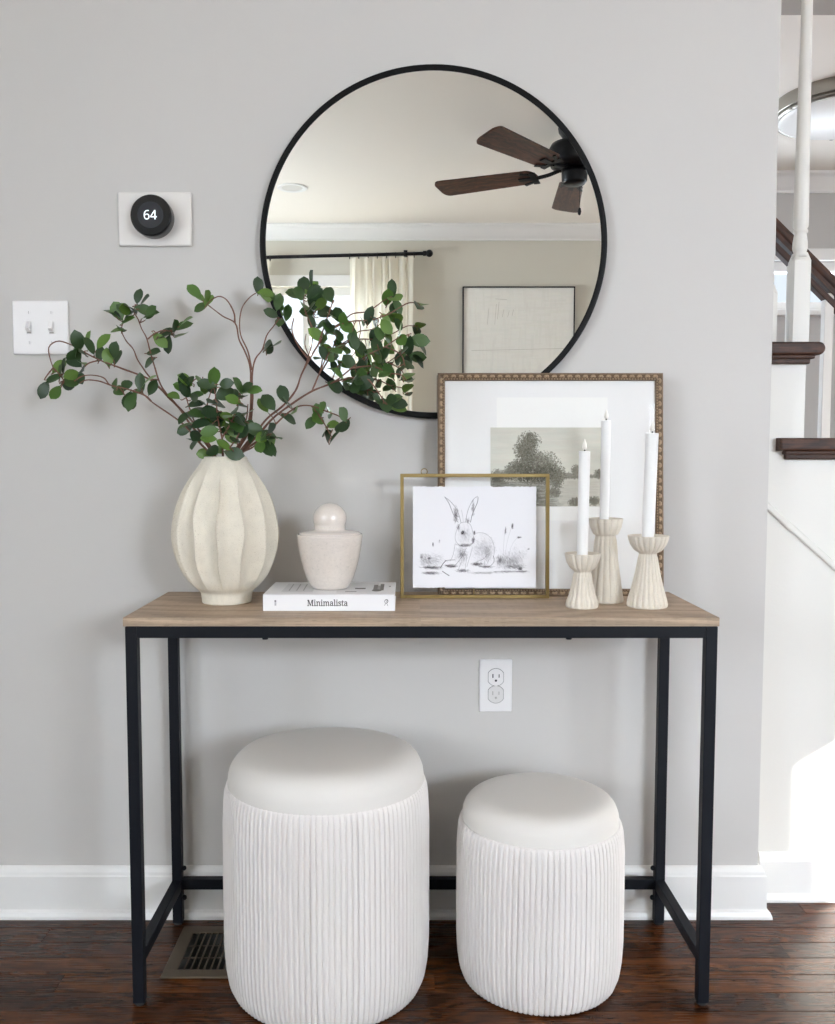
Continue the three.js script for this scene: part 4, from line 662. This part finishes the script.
// ---------------------------------------------------------------- leafy branches in the vase
{
  const leafGeos = [0, 1, 2].map((k) => {                           // base at the origin, blade along +y, upper face towards +z, length 1
    const n = 6, pos = [], idx = [], uv = [], fold = [0.22, 0.12, 0.3][k], bend = [0.12, 0.3, -0.08][k];
    for (let i = 0; i <= n; i++) { const u = i / n, w = 0.285 * Math.pow(Math.sin(Math.PI * Math.pow(u, 1.2)), 0.58) + (i === 0 ? 0.015 : 0), y = 0.1 + 0.9 * u, zc = -bend * u * u;
      for (const s of [-1, 0, 1]) { pos.push(s * w, y, zc + Math.abs(s) * w * fold); uv.push(0.5 + s * 0.5, u); } }
    for (let i = 0; i < n; i++) for (let c = 0; c < 2; c++) { const a = i * 3 + c; idx.push(a, a + 1, a + 4, a, a + 4, a + 3); }
    const g = new THREE.BufferGeometry(); g.setAttribute('position', new THREE.Float32BufferAttribute(pos, 3)); g.setAttribute('uv', new THREE.Float32BufferAttribute(uv, 2)); g.setIndex(idx); g.computeVertexNormals();
    return merge([g, new THREE.CylinderGeometry(0.012, 0.016, 0.16, 4, 1, true).translate(0, 0.08, 0)]);
  });
  const LABEL = {
    lowleft: 'leafy branch reaching low to the left with one oval leaf cluster', farleft: 'longest leafy branch, arching over the light switch corner', upleft: 'leafy branch rising left with three forked tips below the thermostat',
    upmid: 'tall thin branch forking into three leaves left of the mirror', uprightmid: 'branch rising to leaves at the left edge of the mirror', rightmain: 'leafy branch spreading across the mirror towards the curtain reflection',
    rightlow: 'densely leaved branch sweeping right along the lower mirror edge', rightdrop: 'branch bending right below the mirror frame with drooping leaves', shortright: 'short sprig of leaves just above the vase rim on the right',
    bushleft: 'short bushy sprig on the left above the vase mouth', bushmid: 'short bushy sprig in the middle above the vase mouth',
  };
  const UP = V(0, 1, 0);
  for (const key of Object.keys(BRANCHES)) {
    const { twigs, leaves } = BRANCHES[key], root = V(...twigs[0][0]);
    const g = thing('leafy_branch', LABEL[key], 'branch', root.toArray(), 'leafy branches in the ribbed vase');
    const wood = [], nodes = [];
    twigs.forEach((tw, k) => {
      const pts = tw.map((p) => V(...p).sub(root)); if (k === 0) pts.unshift(V(rr(-0.012, 0.012), -0.03, rr(-0.012, 0.012)));
      const curve = new THREE.CatmullRomCurve3(pts), n = pts.length * 5, r0 = k === 0 ? 0.003 : 0.0017, r1 = 0.001, tg = new THREE.TubeGeometry(curve, n, 1, 6, false);
      const P = tg.attributes.position, c = V(), q = V();               // taper towards the tip
      for (let i = 0; i <= n; i++) { curve.getPointAt(i / n, c); const r = (r0 + (r1 - r0) * i / n) * (1 + 0.25 * (noise(i * 0.7 + k * 9, 5) - 0.5)); for (let j = 0; j <= 6; j++) { const id = i * 7 + j; q.fromBufferAttribute(P, id).sub(c).multiplyScalar(r).add(c); P.setXYZ(id, q.x, q.y, q.z); } if (k || i > n * 0.3) nodes.push(c.clone()); }
      wood.push(tg);
    });
    leaves.forEach((l) => {
      const c = V(...l).sub(root); let s = nodes[0], best = 9; for (const n of nodes) { const d = n.distanceTo(c); if (d < best) { best = d; s = n; } }
      const L = rr(0.033, 0.045), dir = c.clone().sub(s); if (dir.length() < 0.006) dir.add(V(rr(-1, 1), rr(0, 1), rr(-0.3, 0.7)).multiplyScalar(0.02));
      dir.normalize().add(V(rr(-0.3, 0.3), rr(-0.1, 0.4), rr(-0.25, 0.35))).normalize();
      const base = c.clone().addScaledVector(dir, -L * 0.55);
      if (base.distanceTo(s) > 0.004) { const mid = s.clone().lerp(base, 0.5).add(V(rr(-1, 1), rr(-1, 1), rr(-1, 1)).multiplyScalar(0.003)); wood.push(new THREE.TubeGeometry(new THREE.CatmullRomCurve3([s.clone(), mid, base.clone()]), 5, 0.001, 5, false)); }
      // upper face turned up and outwards, with a free tilt
      const nrm = V(rr(-0.7, 0.7), rr(0.0, 0.9), rr(0.35, 1.2)); nrm.addScaledVector(dir, -nrm.dot(dir)).normalize();
      const side = V().crossVectors(dir, nrm).normalize(), m = new THREE.Matrix4().makeBasis(side, dir, nrm);
      const lf = part(g, 'leaf', leafGeos[Math.floor(rnd() * 3)], M.leaf[Math.floor(Math.pow(rnd(), 1.25) * 5)], base.toArray());
      lf.quaternion.setFromRotationMatrix(m); lf.scale.set(L * rr(0.85, 1.15), L, L);
    });
    const st = part(g, 'stem', merge(wood), M.bark); g.children.unshift(g.children.pop());
  }
}

// ---------------------------------------------------------------- what the mirror shows: curtains, rod, canvas, downlight, fan
{
  const rodY = (x) => 2.2525 + (x - 0.16) * 0.024, zr = 4.05;
  const rod = thing('curtain_rod', 'black curtain rod with round finial above the window', 'curtain rod', [-0.63, rodY(-0.63), zr]);
  const a = Math.atan(0.024), len = 1.58;
  part(rod, 'pole', cyl(0.011, 0.011, len, 16).rotateZ(Math.PI / 2), M.fanMetal, [0, 0, 0], [0, 0, a]);
  for (const s of [-1, 1]) { const f = part(rod, 'finial', new THREE.SphereGeometry(0.023, 16, 12), M.fanMetal, [s * len / 2 * Math.cos(a), s * len / 2 * Math.sin(a), 0]); part(f, 'collar', cyl(0.016, 0.016, 0.02, 14).rotateZ(Math.PI / 2), M.fanMetal, [-s * 0.03, 0, 0]); const x = s * 0.64; part(rod, 'bracket', merge([span(-0.008, 0.008, -0.008, 0.006, 0, 0.078), span(-0.012, 0.012, -0.04, 0.04, 0.073, 0.0795)]), M.fanMetal, [x, x * 0.024, 0]); }
  function curtain(label, x0, x1, folds) {
    const t = thing('sheer_curtain', label, 'curtain', [(x0 + x1) / 2, 0, zr], 'white sheer curtains');
    const nx = folds * 12, ny = 30, w = x1 - x0, pos = [], uv = [], idx = [], top = rodY((x0 + x1) / 2) - 0.018;
    for (let j = 0; j <= ny; j++) for (let i = 0; i <= nx; i++) { const u = i / nx, v = j / ny, gather = 0.35 + 0.65 * Math.min(1, (1 - v) * 5), ph = u * folds * Math.PI * 2 + 0.6 * Math.sin(u * 9 + v * 2);
      pos.push(-w / 2 + u * w + 0.008 * Math.sin(ph * 0.5 + v * 3), 0.03 + v * (top - 0.03) + (u - 0.5) * w * 0.024 * v, (0.03 * Math.sin(ph) + 0.01 * Math.sin(ph * 2.1 + 1)) * gather); uv.push(u * w * 3, v * 2); }
    for (let j = 0; j < ny; j++) for (let i = 0; i < nx; i++) { const q = j * (nx + 1) + i; idx.push(q, q + 1, q + nx + 2, q, q + nx + 2, q + nx + 1); }
    const g = new THREE.BufferGeometry(); g.setAttribute('position', new THREE.Float32BufferAttribute(pos, 3)); g.setAttribute('uv', new THREE.Float32BufferAttribute(uv, 2)); g.setIndex(idx); g.computeVertexNormals();
    part(t, 'cloth', g, M.sheer);
    for (let k = 0; k <= folds; k++) { const x = -w / 2 + w * k / folds; part(t, 'ring', new THREE.TorusGeometry(0.0165, 0.0028, 6, 18).rotateY(Math.PI / 2), M.fanMetal, [x, top + 0.012 + x * 0.024, 0]); }
  }
  curtain('white sheer curtain at the rod end, reflected in the mirror', -0.343, 0.064, 7);
  curtain('white sheer curtain at the far side of the window', -1.3, -0.845, 7);
}
{
  const t = thing('framed_canvas', 'white abstract canvas in a thin black frame, reflected in the mirror', 'wall art', [0.7335, 1.47, 4.13]); t.rotation.y = Math.PI;
  const w = 0.717, h = 0.586, f = 0.007;
  const art = canvasTex(1024, 836, (c, W, H) => { let s = 5; const R = () => { s = (s * 1664525 + 1013904223) >>> 0; return s / 4294967296; }; c.fillStyle = '#f8f6f0'; c.fillRect(0, 0, W, H); for (let i = 0; i < 700; i++) { const v = 236 + R() * 16; c.fillStyle = `rgba(${v},${v - 2},${v - 9},0.3)`; c.save(); c.translate(R() * W, R() * H); c.rotate((R() < 0.5 ? 0 : 1.57) + (R() - 0.5) * 0.2); c.fillRect(-60, -8, 60 + R() * 180, 4 + R() * 22); c.restore(); } c.strokeStyle = 'rgba(165,160,146,0.6)'; c.lineWidth = 3; for (const [x, y, l] of [[720, 150, 190], [695, 130, 160], [650, 200, 70], [600, 210, 60], [790, 190, 150], [560, 200, 60]]) { c.beginPath(); c.moveTo(x, y); c.lineTo(x + 14, y + l); c.stroke(); } c.beginPath(); c.moveTo(620, 110); c.lineTo(730, 102); c.stroke(); c.beginPath(); c.moveTo(80, 560); c.lineTo(950, 580); c.stroke(); });
  part(t, 'canvas_panel', span(-w / 2 + f, w / 2 - f, f, h - f, 0.002, 0.022), M.paper);
  part(t, 'painted_surface', new THREE.PlaneGeometry(w - 2 * f, h - 2 * f).translate(0, h / 2, 0.0225), std({ color: '#ffffff', map: art, roughness: 0.85 }));
  part(t, 'frame', merge([span(-w / 2, w / 2, 0, f, 0.001, 0.032), span(-w / 2, w / 2, h - f, h, 0.001, 0.032), span(-w / 2, -w / 2 + f, f, h - f, 0.001, 0.032), span(w / 2 - f, w / 2, f, h - f, 0.001, 0.032)]), M.fanMetal);
}
{
  const t = thing('recessed_downlight', 'white recessed ceiling downlight reflected in the mirror', 'ceiling light', [-0.611, CE, 3.29]);
  part(t, 'trim_ring', lathe([[0.056, -0.001], [0.058, -0.004], [0.078, -0.006], [0.083, -0.003], [0.084, -0.0005]], 48), M.trim);
  part(t, 'lens', lathe([[0.057, -0.0015], [0.03, -0.0012], [0.0001, -0.001]], 40), phy({ color: '#dcd9d2', roughness: 0.5 }));
}
{
  const t = thing('ceiling_fan', 'black ceiling fan with dark brown wooden blades, reflected in the mirror', 'ceiling fan', [0.765, CE, 2.375]);
  const yb = -0.19;
  part(t, 'canopy', lathe([[0.0001, 0], [0.075, 0], [0.072, -0.02], [0.05, -0.05], [0.02, -0.06], [0.0001, -0.06]], 36), M.fanMetal);
  part(t, 'motor_housing', lathe([[0.0001, -0.05], [0.05, -0.055], [0.105, -0.075], [0.118, -0.1], [0.118, -0.145], [0.105, -0.17], [0.07, -0.18], [0.0001, -0.182]], 44), M.fanMetal);
  part(t, 'switch_housing', lathe([[0.0001, -0.18], [0.055, -0.182], [0.058, -0.2], [0.056, -0.235], [0.045, -0.25], [0.0001, -0.254]], 36), M.fanMetal);
  const bs = new THREE.Shape(); bs.moveTo(0.21, -0.055); bs.lineTo(0.62, -0.07); bs.quadraticCurveTo(0.645, -0.066, 0.652, -0.03); bs.lineTo(0.66, 0.035); bs.quadraticCurveTo(0.655, 0.068, 0.63, 0.068); bs.lineTo(0.21, 0.055); bs.quadraticCurveTo(0.175, 0.04, 0.17, 0); bs.quadraticCurveTo(0.175, -0.04, 0.21, -0.055);
  const bg = new THREE.ExtrudeGeometry(bs, { depth: 0.006, bevelEnabled: true, bevelSize: 0.001, bevelThickness: 0.001, bevelSegments: 1 }).rotateX(Math.PI / 2).rotateX(-0.21);
  { const p = bg.attributes.position, uv = bg.attributes.uv; for (let i = 0; i < p.count; i++) uv.setXY(i, p.getX(i) * 0.9, p.getZ(i) * 3); }
  const ir = merge([tube([[0.06, 0.012, 0], [0.12, -0.004, 0], [0.17, -0.01, 0.0]], 0.009, 10, 8), new RoundedBoxGeometry(0.03, 0.005, 0.1, 2, 0.002).rotateX(-0.21).translate(0.185, -0.011, 0), new RoundedBoxGeometry(0.09, 0.005, 0.026, 2, 0.002).rotateX(-0.21).translate(0.215, -0.011, 0), new RoundedBoxGeometry(0.07, 0.005, 0.016, 2, 0.002).rotateY(0.4).rotateX(-0.21).translate(0.21, -0.019, -0.036), new RoundedBoxGeometry(0.07, 0.005, 0.016, 2, 0.002).rotateY(-0.4).rotateX(-0.21).translate(0.21, -0.003, 0.036)]);
  for (let k = 0; k < 5; k++) { const a = (83.8 + 72 * k) * Math.PI / 180, b = part(t, 'blade', bg, M.fanBlade, [0, yb, 0], [0, -a, 0]); part(b, 'blade_iron', ir, M.fanMetal); }
  const ch = part(t, 'pull_chain', cyl(0.0015, 0.0015, 0.1, 6), M.fanMetal, [0.03, -0.295, 0.03]); part(ch, 'chain_pull', lathe([[0.0001, 0.018], [0.006, 0.014], [0.009, 0], [0.006, -0.014], [0.0001, -0.018]], 14), M.fanMetal, [0, -0.065, 0]);
}

scene.traverse((o) => { if (o.isMesh) { o.castShadow = true; o.receiveShadow = true; } });
renderer.render(scene, camera);
